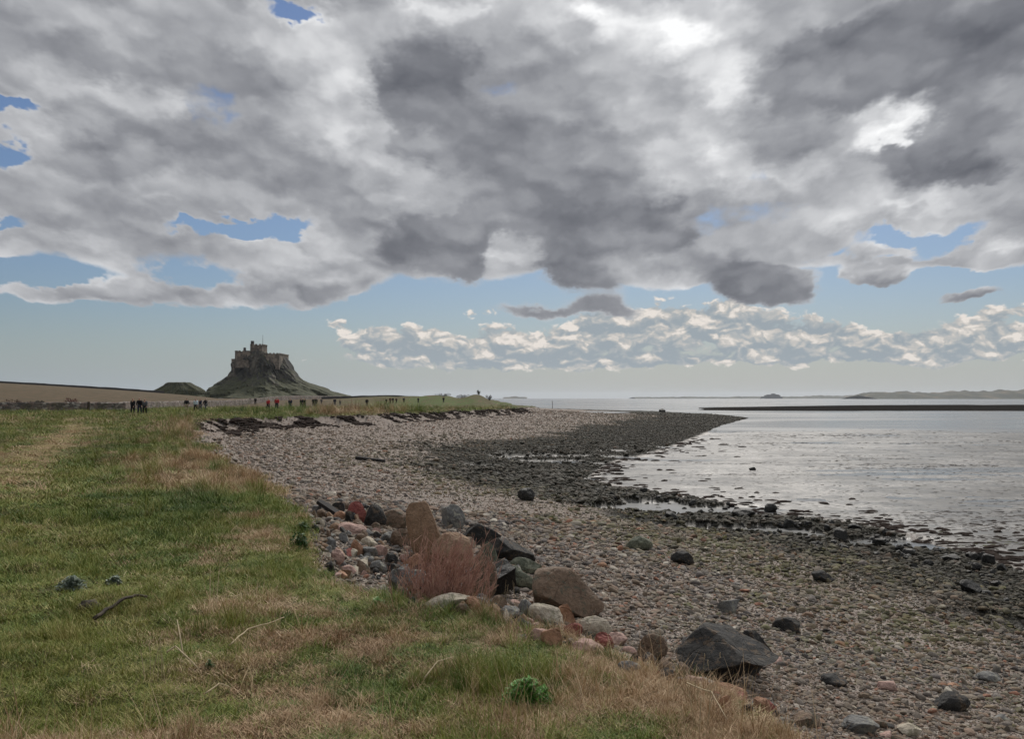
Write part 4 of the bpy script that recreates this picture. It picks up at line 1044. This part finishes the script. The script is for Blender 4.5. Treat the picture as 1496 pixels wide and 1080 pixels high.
ridge('far_shore_hills', [(930, 581.3), (1010, 580.8), (1060, 581), (1110, 580.3), (1180, 580.6), (1210, 579.3), (1240, 579.6), (1290, 579), (1400, 579), (1600, 578), (2000, 579)], 7500, 500, far_mat, .25)
ridge('far_island_hills', [(735, 581.3), (750, 580.4), (770, 581.3)], 7500, 300, far_mat, .2)
# distant castle rock on the far shore
fr = empty('distant_castle', PD(1128, 580, 7000)); tag(fr, 'tiny castle on a rock far across the water', 'castle')
fr.location.z = WATER
def far_block(name, xl, xr, yt, yb, dd, m_):
    V_ = []; D = 7000; bm = bmesh.new()
    x0, x1 = (xl - 748) / F * D, (xr - 748) / F * D; z1, z0 = EYE + ray(748, yt).z * D, EYE + ray(748, yb).z * D
    bmesh.ops.create_cube(bm, size=1, matrix=Matrix.Translation(((x0 + x1) / 2, D + dd, (z0 + z1) / 2)) @ Matrix.Diagonal((x1 - x0, 30, z1 - z0, 1)))
    bmesh.ops.subdivide_edges(bm, edges=bm.edges, cuts=2, use_grid_fill=True)
    for v in bm.verts: v.co += Vector((mnoise.noise(v.co * .1) * 6, 0, mnoise.noise(v.co * .13) * 3))
    bmesh.ops.translate(bm, verts=bm.verts, vec=-fr.location)
    me = bpy.data.meshes.new(name); bm.to_mesh(me); bm.free(); me.materials.append(m_)
    o = bpy.data.objects.new(name, me); C.objects.link(o); o.parent = fr
far_block('rock', 1112, 1142, 579.6, 584, 0, slate_mat); far_block('rock', 1117, 1140, 577.8, 581, 4, slate_mat)
far_block('wall', 1120, 1138, 576.8, 579, 8, slate_mat); far_block('tower', 1127, 1132, 575.4, 578, 10, slate_mat)

# ------------------------------------------------------------------ field wall, bushes, posts
def f_wall(h, b):
    p = pos(h); v = h.voro(h.v('MULTIPLY', p, (1, 1, 1.6)), 2.6, 0, .5, 'F1', 'Color'); e = h.voro(h.v('MULTIPLY', p, (1, 1, 1.6)), 2.6, 0, .5, 'DISTANCE_TO_EDGE')
    c = h.ramp(h.sep(v)[0], [(0, (.09, .08, .075)), (.35, (.15, .125, .11)), (.65, (.21, .155, .13)), (.85, (.27, .24, .21)), (1, (.34, .31, .27))])
    c = h.mix(h.m('MULTIPLY', h.ss(h.noise(p, .3, 5, .6), .5, .62), .6), c, (.085, .075, .045))
    h.l.new(c, b.inputs['Base Color']); bump(h, b, h.ss(e, 0, .1), 1, .08)
wall_mat = mat('drystone', f_wall, .95)
wp = [P(-320, 604), P(-60, 603), P(60, 602.5), P(180, 601), P(250, 597.5), P(330, 593.5), P(400, 590.5), P(470, 588.5), P(560, 586.5)]
V_, F_ = [], []; st = []
for a, b_ in zip(wp[:-1], wp[1:]):
    n = max(2, int((b_ - a).length / .7))
    for q_ in range(n): st.append(a.lerp(b_, q_ / n))
st.append(wp[-1])
for i_, p in enumerate(st):
    t_ = (st[min(i_ + 1, len(st) - 1)] - st[max(i_ - 1, 0)]).normalized(); s_ = Vector((-t_.y, t_.x, 0)); z0 = zat(p.x, p.y) - .2
    H = 1.42 + .16 * mnoise.noise(Vector((i_ * .21, 0, 0))) + .10 * mnoise.noise(Vector((i_ * .9, 4, 0)))
    for (o_, z_) in ((-.42, 0), (-.34, .5), (-.27, .92), (-.16, 1.0), (.16, 1.0), (.27, .92), (.42, 0)):
        jit = .06 * mnoise.noise(Vector((i_ * 1.3, o_ * 9, z_ * 7)))
        V_.append((p.x + s_.x * (o_ + jit), p.y + s_.y * (o_ + jit), z0 + H * z_ + (.5 * jit if z_ else 0)))
for i_ in range(len(st) - 1):
    for j_ in range(6): a = i_ * 7 + j_; F_.append((a, a + 7, a + 8, a + 1))
o = mesh_obj('field_wall', V_, F_, wall_mat); tag(o, 'long low drystone field wall crossing behind the walkers', 'wall')

def stone_wall(name, label, way, H0, step=.7, m_=None):
    V_, F_, st = [], [], []
    for a, b_ in zip(way[:-1], way[1:]):
        n = max(2, int((b_ - a).length / step))
        for q_ in range(n): st.append(a.lerp(b_, q_ / n))
    st.append(way[-1])
    for i_, p in enumerate(st):
        t_ = (st[min(i_ + 1, len(st) - 1)] - st[max(i_ - 1, 0)]).normalized(); s_ = Vector((-t_.y, t_.x, 0)); z0 = zat(p.x, p.y) - .2
        H = H0 + .2 + .16 * mnoise.noise(Vector((i_ * .21, 0, 0))) + .10 * mnoise.noise(Vector((i_ * .9, 4, 0)))
        for (o_, z_) in ((-.42, 0), (-.34, .5), (-.27, .92), (-.16, 1.0), (.16, 1.0), (.27, .92), (.42, 0)):
            V_.append((p.x + s_.x * o_, p.y + s_.y * o_, z0 + H * z_))
    for i_ in range(len(st) - 1):
        for j_ in range(6): a = i_ * 7 + j_; F_.append((a, a + 7, a + 8, a + 1))
    return tag(mesh_obj(name, V_, F_, m_ or wall_mat), label, 'wall')
stone_wall('hedge_wall', 'dark wall along the crest of the brown rising field', [Vector(((px - 748) / F * 424, 424, 0)) for px in (-200, -60, 60, 160, 240)], 1.1, 1.5, slate_mat)
stone_wall('hedge_wall', 'dark low wall on the skyline right of the crag', [Vector(((px - 748) / F * 300, 300, 0)) for px in (470, 520, 570, 620, 640)], .8, 1.2, slate_mat)
def twig_bush(name, label, px, py, wpx, hpx, D, c1, c2, n=260, seed=1, cat='bush'):
    mt_ = leaf_mat(name + '_foliage', c1, c2); p0 = P(px, py) if D is None else PD(px, py, D)
    p0.z = zat(p0.x, p0.y); s = p0.y / F; W, H = wpx * s, hpx * s; r_ = random.Random(seed)
    V_, F_, SV, SF = [], [], [], []; q0 = .055 * H + .03
    lumps = [(r_.uniform(-.35, .35) * W, r_.uniform(-.2, .2) * W, r_.uniform(.35, .75) * H, r_.uniform(.16, .30)) for _ in range(6)]
    for k_ in range(n):
        lx, ly, lz, lr = r_.choice(lumps); d_ = Vector((r_.gauss(0, 1), r_.gauss(0, 1), r_.gauss(0, 1))).normalized() * r_.uniform(.5, 1.05)
        c = Vector((lx + d_.x * lr * W, ly + d_.y * lr * W, max(.03, min(lz + d_.z * H * .33, H))))
        a = Vector((r_.gauss(0, 1), r_.gauss(0, 1), r_.gauss(0, 1))).normalized(); b2 = a.orthogonal().normalized(); l = q0 * r_.uniform(.7, 1.4); b0 = len(V_)
        V_ += [tuple(c - a * l), tuple(c + b2 * l * .6), tuple(c + a * l), tuple(c - b2 * l * .6)]; F_.append((b0, b0 + 1, b0 + 2, b0 + 3))
        if k_ % 9 == 0: tube(SV, SF, [(r_.gauss(0, .04) * W, 0, 0), tuple(c * .6), tuple(c)], .02 * H + .005, .005, 3)
    root = empty(name, p0); tag(root, label, cat); mesh_obj('foliage', V_, F_, mt_, root); mesh_obj('stem', SV, SF, wood_mat, root)
twig_bush('dark_bush', 'dark straggly bush in front of the field wall, larger of two', 62, 601, 20, 15, None, (.012, .014, .008), (.03, .032, .018), 300, 1)
twig_bush('dark_bush', 'dark straggly bush against the field wall, further left', 40, 600, 16, 14, None, (.012, .014, .008), (.028, .026, .018), 260, 2)
twig_bush('rusty_bush', 'rusty brown round bush by the field wall', 104, 599, 24, 17, None, (.09, .035, .022), (.19, .09, .06), 340, 3)
twig_bush('rusty_bush', 'pinkish dead bush half covering the field wall', 20, 600, 26, 16, None, (.11, .07, .05), (.20, .135, .10), 300, 4)
twig_bush('brown_bush', 'dull brown bush right of the dark post by the wall', 145, 600, 26, 13, None, (.08, .05, .035), (.16, .105, .08), 300, 5)
twig_bush('skyline_bush', 'dark bush on the dune crest, leftmost of the skyline', 648, 579, 26, 5, 212, (.016, .018, .010), (.035, .036, .02), 260, 6)
twig_bush('skyline_bush', 'dark round bush on the dune crest left of the spiky ones', 676, 580, 20, 6, 208, (.016, .018, .010), (.035, .036, .02), 260, 7)
twig_bush('skyline_bush', 'narrow spiky bush on the dune crest', 700, 580, 6, 8, 200, (.016, .018, .010), (.035, .036, .02), 120, 8)
twig_bush('skyline_bush', 'spiky bush at the seaward end of the dune crest', 715, 581, 12, 8, 200, (.016, .018, .010), (.035, .036, .02), 180, 9)
def post(name, label, px, py, hpx, r_, D=None, z=None, cat='post'):
    p0 = P(px, py) if D is None else PD(px, py, D); p0.z = zat(p0.x, p0.y) - .1
    H = hpx * p0.y / F + .1; V_, F_ = [], []; tube(V_, F_, [(0, 0, 0), (.02, 0, H * .5), (.03, .01, H)], r_, r_ * .85, 7)
    o = mesh_obj(name, V_, F_, wood_mat); o.location = p0; return tag(o, label, cat)
post('wooden_post', 'stout dark wooden post standing before the field wall', 129, 602, 15, .17)
bp = at(807, 597.5); V_, F_ = [], []
bc = empty('beacon', bp); tag(bc, 'small thin beacon post standing on the spit', 'beacon')
H = 10.5 * bp.y / F; tube(V_, F_, [(0, 0, -.2), (0, 0, H)], .09, .07, 8); mesh_obj('pole', V_, F_, wood_mat, bc)
V_, F_ = [], []; tube(V_, F_, [(0, 0, H), (0, 0, H + .12)], .35, .05, 8); mesh_obj('topmark', V_, F_, wood_mat, bc)

# weed left by the tide along the foot of the far bank, and weed on the mud
def f_weed(h, b):
    n = h.noise(pos(h), 6, 4, .6); h.l.new(h.mix(n, (.014, .010, .008), (.045, .032, .026)), b.inputs['Base Color']); bump(h, b, n, 1, .05)
weed_mat = mat('seaweed', f_weed, .95, .06)
def f_gweed(h, b):
    n = h.noise(pos(h), 6, 4, .6); h.l.new(h.mix(n, (.035, .040, .014), (.10, .105, .04)), b.inputs['Base Color']); bump(h, b, n, 1, .05)
gweed_mat = mat('green_seaweed', f_gweed, .8, .15)
weed_pack = pack('weed_lump', [unlinked('weed_lump', rock_verts(900 + k_, 2, 4, .5, .4), weed_mat) for k_ in range(6)])
gweed_pack = pack('green_weed_lump', [unlinked('green_weed_lump', rock_verts(920 + k_, 2, 4, .5, .4), gweed_mat) for k_ in range(4)])
def weedline():
    pts_, sc_, ro_ = [], [], []
    for k_ in range(7000):
        y = random.uniform(52, 175) if k_ % 3 else random.uniform(60, 95); a = random.random()
        # walk along the edge polyline
        seg = [q_ for q_ in range(len(edge_pts) - 1) if edge_pts[q_][1] > 55 and edge_pts[q_][1] < 150]
        i_ = random.choice(seg); (ax, ay), (bx_, by_) = edge_pts[i_], edge_pts[i_ + 1]; f = random.random()
        x, y = ax + (bx_ - ax) * f, ay + (by_ - ay) * f; dx_, dy_ = bx_ - ax, by_ - ay; l = math.hypot(dx_, dy_); off = random.gauss(1.0, .8)
        x += dy_ / l * off; y -= dx_ / l * off
        pts_.append((x, y)); s = random.uniform(.06, .20); sc_.append((s * 1.6, s, s * .5)); ro_.append((0, 0, random.uniform(0, 6.28)))
    A = np.array(pts_); L_ = land(A[:, 0], A[:, 1]); ok = (L_['de'] > .1) & (L_['de'] < 5) & (fbm(A[:, 0], A[:, 1], 3, 2, 50) > .46)
    A = A[ok]; n = len(A)
    print('weedline', n)
    return scatter('seaweed_strandline', np.column_stack([A, L_['z'][ok] + .05]), np.array(ro_)[ok], np.array(sc_)[ok], rng.integers(0, 6, n), weed_pack, dict(rnd=rng.random(n)))
tag(weedline(), 'dark band of seaweed along the foot of the far grass bank', 'seaweed', kind='stuff')
def mudweed(name, label, n, keep, pk, npk, smin, smax, k, flat):
    x, y, r = polar(n, 18, 160, -5, 38, 1.0); L_ = land(x, y)
    ok = (~L_['ib']) & (L_['z'] > -2.45) & (rng.random(n) < keep(x, y, L_['ds'])); x, y, r, z = x[ok], y[ok], r[ok], L_['z'][ok]; m = len(x)
    s = rng.uniform(smin, smax, m) + k * r; sc_ = np.column_stack([s * rng.uniform(1, 3.0, m), s, s * flat * rng.uniform(.6, 1.2, m)])
    print(name, m)
    return tag(scatter(name, np.column_stack([x, y, np.maximum(z, WATER)]), np.column_stack([0 * s, 0 * s, rng.normal(0, .35, m)]), sc_, rng.integers(0, npk, m), pk, dict(rnd=rng.random(m))), label, 'seaweed', kind='stuff')
mudweed('seaweed_clumps', 'dark seaweed clumps scattered over the wet mud', 90000, lambda x, y, ds: sstep(fbm(x * .22, y * 1.1, 4, 3.0, 51), .58, .70) * .5 + .05 * sstep(fbm(x * .5, y, 3, 9.0, 54), .4, .6) + .01, weed_pack, 6, .006, .024, .0007, .14)
mudweed('green_seaweed', 'green weed on the mud beside the last stones', 7000, lambda x, y, ds: np.exp(-((x - 13.5) / 2.6) ** 2 - ((y - 24.5) / 1.6) ** 2) * sstep(fbm(x * .5, y, 4, 1.5, 52), .45, .6), gweed_pack, 4, .02, .05, .0005, .2)
mudweed('edge_stones', 'small black stones thinning out over the mud edge', 26000, lambda x, y, ds: np.exp(-ds / 1.2) * (.25 + .75 * sstep(fbm(x, y, 3, 1.5, 53), .42, .55)) * (y < 90), weed_pack, 6, .02, .06, .0014, .55)

# ------------------------------------------------------------------ people (far off: 12 to 25 pixels tall)
def f_cloth(col):
    def f(h, b): h.l.new(h.mix(h.noise(objco(h), 14, 3, .6), tuple(c * .8 for c in col), tuple(c * 1.15 for c in col)), b.inputs['Base Color'])
    return f
_cm = {}
PAL = dict(black=(.010, .010, .012), navy=(.016, .020, .040), grey=(.09, .09, .095), red=(.36, .022, .028), pale=(.46, .52, .56), beige=(.36, .29, .21), brown=(.07, .045, .03), white=(.62, .60, .56),
           skin=(.42, .25, .18), hair=(.035, .022, .015), blond=(.25, .18, .10), denim=(.035, .045, .075), maroon=(.10, .02, .025), green=(.03, .045, .025))
def cloth(c):
    if c not in _cm: _cm[c] = mat('cloth_' + c if c not in ('skin', 'hair') else c, f_cloth(PAL[c]), .85, .2)
    return _cm[c]
def skin_mesh(nodes, edges, m_, sub=1):
    """nodes: (x, y, z, rx, ry) joints; grown into one continuous surface"""
    me = bpy.data.meshes.new('g'); me.from_pydata([n[:3] for n in nodes], edges, []); o = bpy.data.objects.new('g', me); C.objects.link(o)
    md = o.modifiers.new('s', 'SKIN'); sd = me.skin_vertices[0].data
    for v, n in zip(sd, nodes): v.radius = (n[3], n[4] if len(n) > 4 else n[3])
    sd[0].use_root = True
    o.modifiers.new('u', 'SUBSURF').levels = sub; o.modifiers['u'].render_levels = sub
    dg = bpy.context.evaluated_depsgraph_get(); ev = o.evaluated_get(dg); r = bpy.data.meshes.new_from_object(ev)
    bpy.data.objects.remove(o); r.materials.clear(); r.materials.append(m_); r.polygons.foreach_set('use_smooth', [True] * len(r.polygons))
    return r
def pose(step=.18, bend=0.0, arms=(.1, -.1), lift=(0, 0), rnd=random):
    """joint table for a 1.72 m person facing +Y; step: half stride; arms: swing; lift: elbow lift"""
    J = {}
    J['pelvis'] = (0, 0, .92); J['waist'] = (0, bend * .05, 1.08); J['chest'] = (0, bend * .14, 1.30); J['neck'] = (0, bend * .22, 1.46); J['head0'] = (0, bend * .24 + .01, 1.55); J['head1'] = (0, bend * .26 + .015, 1.66)
    for s_, k_ in ((-1, 0), (1, 1)):
        st_ = step * (1 if k_ else -1)
        J['hip%d' % k_] = (s_ * .09, 0, .88); J['knee%d' % k_] = (s_ * .10, st_ * .55 + .03, .50); J['ankle%d' % k_] = (s_ * .10, st_ - .02, .09); J['toe%d' % k_] = (s_ * .11, st_ + .14, .04)
        sw = arms[k_]; lf = lift[k_]
        J['sh%d' % k_] = (s_ * .18, bend * .18, 1.40); J['el%d' % k_] = (s_ * (.24 + .06 * lf), bend * .18 + sw * .8 + .02, 1.13 + .05 * lf)
        J['wr%d' % k_] = (s_ * (.23 - .06 * lf), bend * .18 + sw * 1.5 + .05 + .20 * lf, .90 + .32 * lf)
    return J
def person(px, py, hpx, look, face=0.0, **kw):
    p0 = at(px, py); s = hpx * p0.y / F / 1.72
    top, leg, hr, label = look
    J = pose(**kw); root = empty('person', p0, face); root.scale = (s * 1.2, s * 1.2, s); tag(root, label, 'person', 'walkers on the far meadow')
    # body: pelvis-rooted skeleton with hands and fingers
    N, E = [], []
    def add(p, r, par=None):
        N.append((*p, *r) if isinstance(r, tuple) else (*p, r, r)); i_ = len(N) - 1
        if par is not None: E.append((par, i_))
        return i_
    pe = add(J['pelvis'], (.13, .10)); wa = add(J['waist'], (.12, .09), pe); ch = add(J['chest'], (.15, .10), wa); ne = add(J['neck'], .05, ch); h0 = add(J['head0'], (.065, .075), ne); h1 = add(J['head1'], (.072, .085), h0)
    add((J['head1'][0], J['head1'][1] - .01, 1.715), .045, h1)
    nose = Vector(J['head0']) + Vector((0, .085, .045)); add(tuple(nose), .014, h0)
    for k_, s_ in ((0, -1), (1, 1)):
        hp = add(J['hip%d' % k_], .085, pe); kn = add(J['knee%d' % k_], .058, hp); an = add(J['ankle%d' % k_], .042, kn); add(J['toe%d' % k_], (.042, .030), an)
        sh = add(J['sh%d' % k_], .058, ch); el = add(J['el%d' % k_], .042, sh); wr = add(J['wr%d' % k_], .027, el)
        d_ = (Vector(J['wr%d' % k_]) - Vector(J['el%d' % k_])).normalized(); pm = Vector(J['wr%d' % k_]) + d_ * .07; pa = add(tuple(pm), (.036, .018), wr)
        sd_ = d_.cross(Vector((1, 0, 0))).normalized()
        for q_, ln in enumerate((.070, .080, .075, .058)):
            b_ = pm + sd_ * (q_ - 1.5) * .021 + d_ * .02; m1_ = add(tuple(b_ + d_ * ln * .5), .0095, pa); add(tuple(b_ + d_ * ln + Vector((-s_ * .012, 0, 0))), .008, m1_)
        tb = pm - d_ * .03 + sd_ * -.035; m1_ = add(tuple(tb + d_ * .02), .011, pa); add(tuple(tb + d_ * .055 + Vector((-s_ * .01, 0, 0))), .009, m1_)
    me = skin_mesh(N, E, cloth('skin'), 1)
    o = bpy.data.objects.new('body', me); C.objects.link(o); o.parent = root
    def part(name, chain, m_):
        n_, e_ = [], []
        idx = {}
        for par, key, p, r in chain:
            n_.append((*p, *(r if isinstance(r, tuple) else (r, r)))); idx[key] = len(n_) - 1
            if par: e_.append((idx[par], idx[key]))
        q_ = bpy.data.objects.new(name, skin_mesh(n_, e_, m_, 1)); C.objects.link(q_); q_.parent = root
    ja = [(None, 'c', J['chest'], (.195, .140)), ('c', 'w', J['waist'], (.165, .130)), ('w', 'h', (0, 0, .84), (.175, .140)), ('c', 'n', (J['neck'][0], J['neck'][1], 1.45), (.075, .075))]
    tr = [(None, 'p', (0, 0, .90), (.15, .12))]
    for k_ in (0, 1):
        w_ = Vector(J['el%d' % k_]).lerp(Vector(J['wr%d' % k_]), .93)
        ja += [('c', 's%d' % k_, J['sh%d' % k_], .078), ('s%d' % k_, 'e%d' % k_, J['el%d' % k_], .062), ('e%d' % k_, 'r%d' % k_, tuple(w_), .046)]
        tr += [('p', 'h%d' % k_, J['hip%d' % k_], .108), ('h%d' % k_, 'k%d' % k_, J['knee%d' % k_], .076), ('k%d' % k_, 'a%d' % k_, J['ankle%d' % k_], .062)]
    part('jacket', ja, cloth(top)); part('trousers', tr, cloth(leg))
    for k_ in (0, 1):
        a, t_ = Vector(J['ankle%d' % k_]), Vector(J['toe%d' % k_]); part('shoe', [(None, 'a', (a.x, a.y - .03, .05), (.052, .042)), ('a', 't', (t_.x, t_.y, .04), (.046, .032))], cloth('black'))
    hd = Vector(J['head1']); part('hat' if hr in ('white', 'red') else 'hair', [(None, 'a', (hd.x, hd.y - .03, hd.z - .045), (.082, .080)), ('a', 'b', (hd.x, hd.y - .012, hd.z + .03), (.080, .088))], cloth(hr))
    return root
PE = [
 (194, 606.2, 24, ('black', 'black', 'brown', 'person in a long black coat, leftmost of the three dark walkers'), 2.9, dict(step=.10)),
 (204, 605.6, 24, ('black', 'navy', 'hair', 'person in black leaning slightly, middle of the three dark walkers'), 3.3, dict(step=.16, bend=.5)),
 (211.5, 606, 23, ('grey', 'black', 'hair', 'person in a grey jacket and black trousers, rightmost of the three dark walkers'), 3.1, dict(step=.12)),
 (272.5, 601.5, 19, ('black', 'beige', 'hair', 'person in a bulky black top and pale trousers left of the one in pale blue'), .4, dict(step=.1)),
 (286, 602.6, 20, ('pale', 'black', 'hair', 'person in a pale blue jacket and black trousers'), 3.0, dict(step=.16)),
 (292.5, 601.6, 19, ('navy', 'grey', 'hair', 'person in a dark jacket right behind the one in pale blue'), 2.6, dict(step=.1)),
 (300.5, 600.2, 18, ('black', 'grey', 'white', 'person in black with a white hat beside the person in pale blue'), 1.2, dict(step=.14, arms=(.1, .25), lift=(0, 1))),
 (365, 590.5, 9, ('navy', 'black', 'hair', 'small distant person in dark clothes before the pale wall'), .2, dict(step=.1)),
 (373, 591.5, 10.5, ('black', 'black', 'hair', 'small distant person in black left of the ones in red'), .2, dict(step=.1)),
 (391.8, 600, 17.5, ('red', 'black', 'hair', 'person in a red top and black trousers, left of the two in red'), 2.8, dict(step=.14)),
 (404.4, 599.4, 18.5, ('red', 'navy', 'red', 'person in a long red coat and hat, right of the two in red'), 3.2, dict(step=.1)),
 (424, 598.8, 16.5, ('navy', 'denim', 'hair', 'lone person in navy between the red pair and the black pair'), 3.1, dict(step=.08)),
 (440.5, 596.4, 14.5, ('black', 'green', 'hair', 'broad person in black, left of the first black pair'), 3.1, dict(step=.1)),
 (445, 596.2, 14, ('black', 'black', 'hair', 'person in black, right of the first black pair'), 2.6, dict(step=.12)),
 (458, 594.8, 13, ('black', 'black', 'hair', 'person in black, left of the second black pair'), .2, dict(step=.1)),
 (461.5, 594.6, 13, ('black', 'navy', 'hair', 'person in black, right of the second black pair'), .3, dict(step=.14)),
 (469.5, 591, 8.5, ('grey', 'navy', 'hair', 'tiny person in grey further off beyond the black pairs'), .3, dict(step=.1)),
 (489, 593.6, 11.5, ('navy', 'grey', 'hair', 'person in navy beside the person in beige'), .1, dict(step=.1)),
 (497, 592.6, 10, ('beige', 'grey', 'blond', 'person in a beige jacket'), .1, dict(step=.1)),
 (536, 594.4, 12, ('black', 'black', 'hair', 'lone person in black where the dry grass ends'), .1, dict(step=.1)),
 (564.5, 590.6, 8, ('green', 'black', 'hair', 'distant person in dark green, leftmost of the far row'), .1, dict(step=.1)),
 (570, 590.2, 9, ('maroon', 'black', 'hair', 'distant person in dark maroon in the far row'), .1, dict(step=.1)),
 (574, 590, 9, ('black', 'brown', 'hair', 'distant person in black and brown in the far row'), .1, dict(step=.1)),
 (579, 589.8, 8.5, ('brown', 'black', 'hair', 'distant person in brown in the far row'), .1, dict(step=.1)),
 (590, 589, 8, ('navy', 'black', 'hair', 'distant person in navy at the right end of the far row'), .1, dict(step=.1)),
 (611, 588.6, 7.5, ('navy', 'navy', 'hair', 'tiny person in blue alone on the far turf below the dunes'), .1, dict(step=.1)),
 (648, 588.6, 8.5, ('black', 'navy', 'hair', 'tiny person in black nearest the dunes'), .1, dict(step=.1)),
]
for (px, py, hh_, look, fc, kw) in PE: person(px, py, hh_, look, fc, **kw)

# ------------------------------------------------------------------ sea haze
hm = bpy.data.materials.new('haze'); hm.use_nodes = True; ht = hm.node_tree; ht.nodes.clear()
pv = ht.nodes.new('ShaderNodeVolumePrincipled'); pv.inputs['Color'].default_value = (.86, .92, 1, 1); pv.inputs['Density'].default_value = 3.5e-5; pv.inputs['Anisotropy'].default_value = .3
ho = ht.nodes.new('ShaderNodeOutputMaterial'); ht.links.new(pv.outputs[0], ho.inputs['Volume'])
bm = bmesh.new(); bmesh.ops.create_cube(bm, size=1, matrix=Matrix.Translation((0, 2500, 55)) @ Matrix.Diagonal((34000, 34000, 125, 1)))
hme = bpy.data.meshes.new('haze'); bm.to_mesh(hme); bm.free(); hme.materials.append(hm)
hz_o = bpy.data.objects.new('haze', hme); C.objects.link(hz_o); tag(hz_o, kind='stuff')
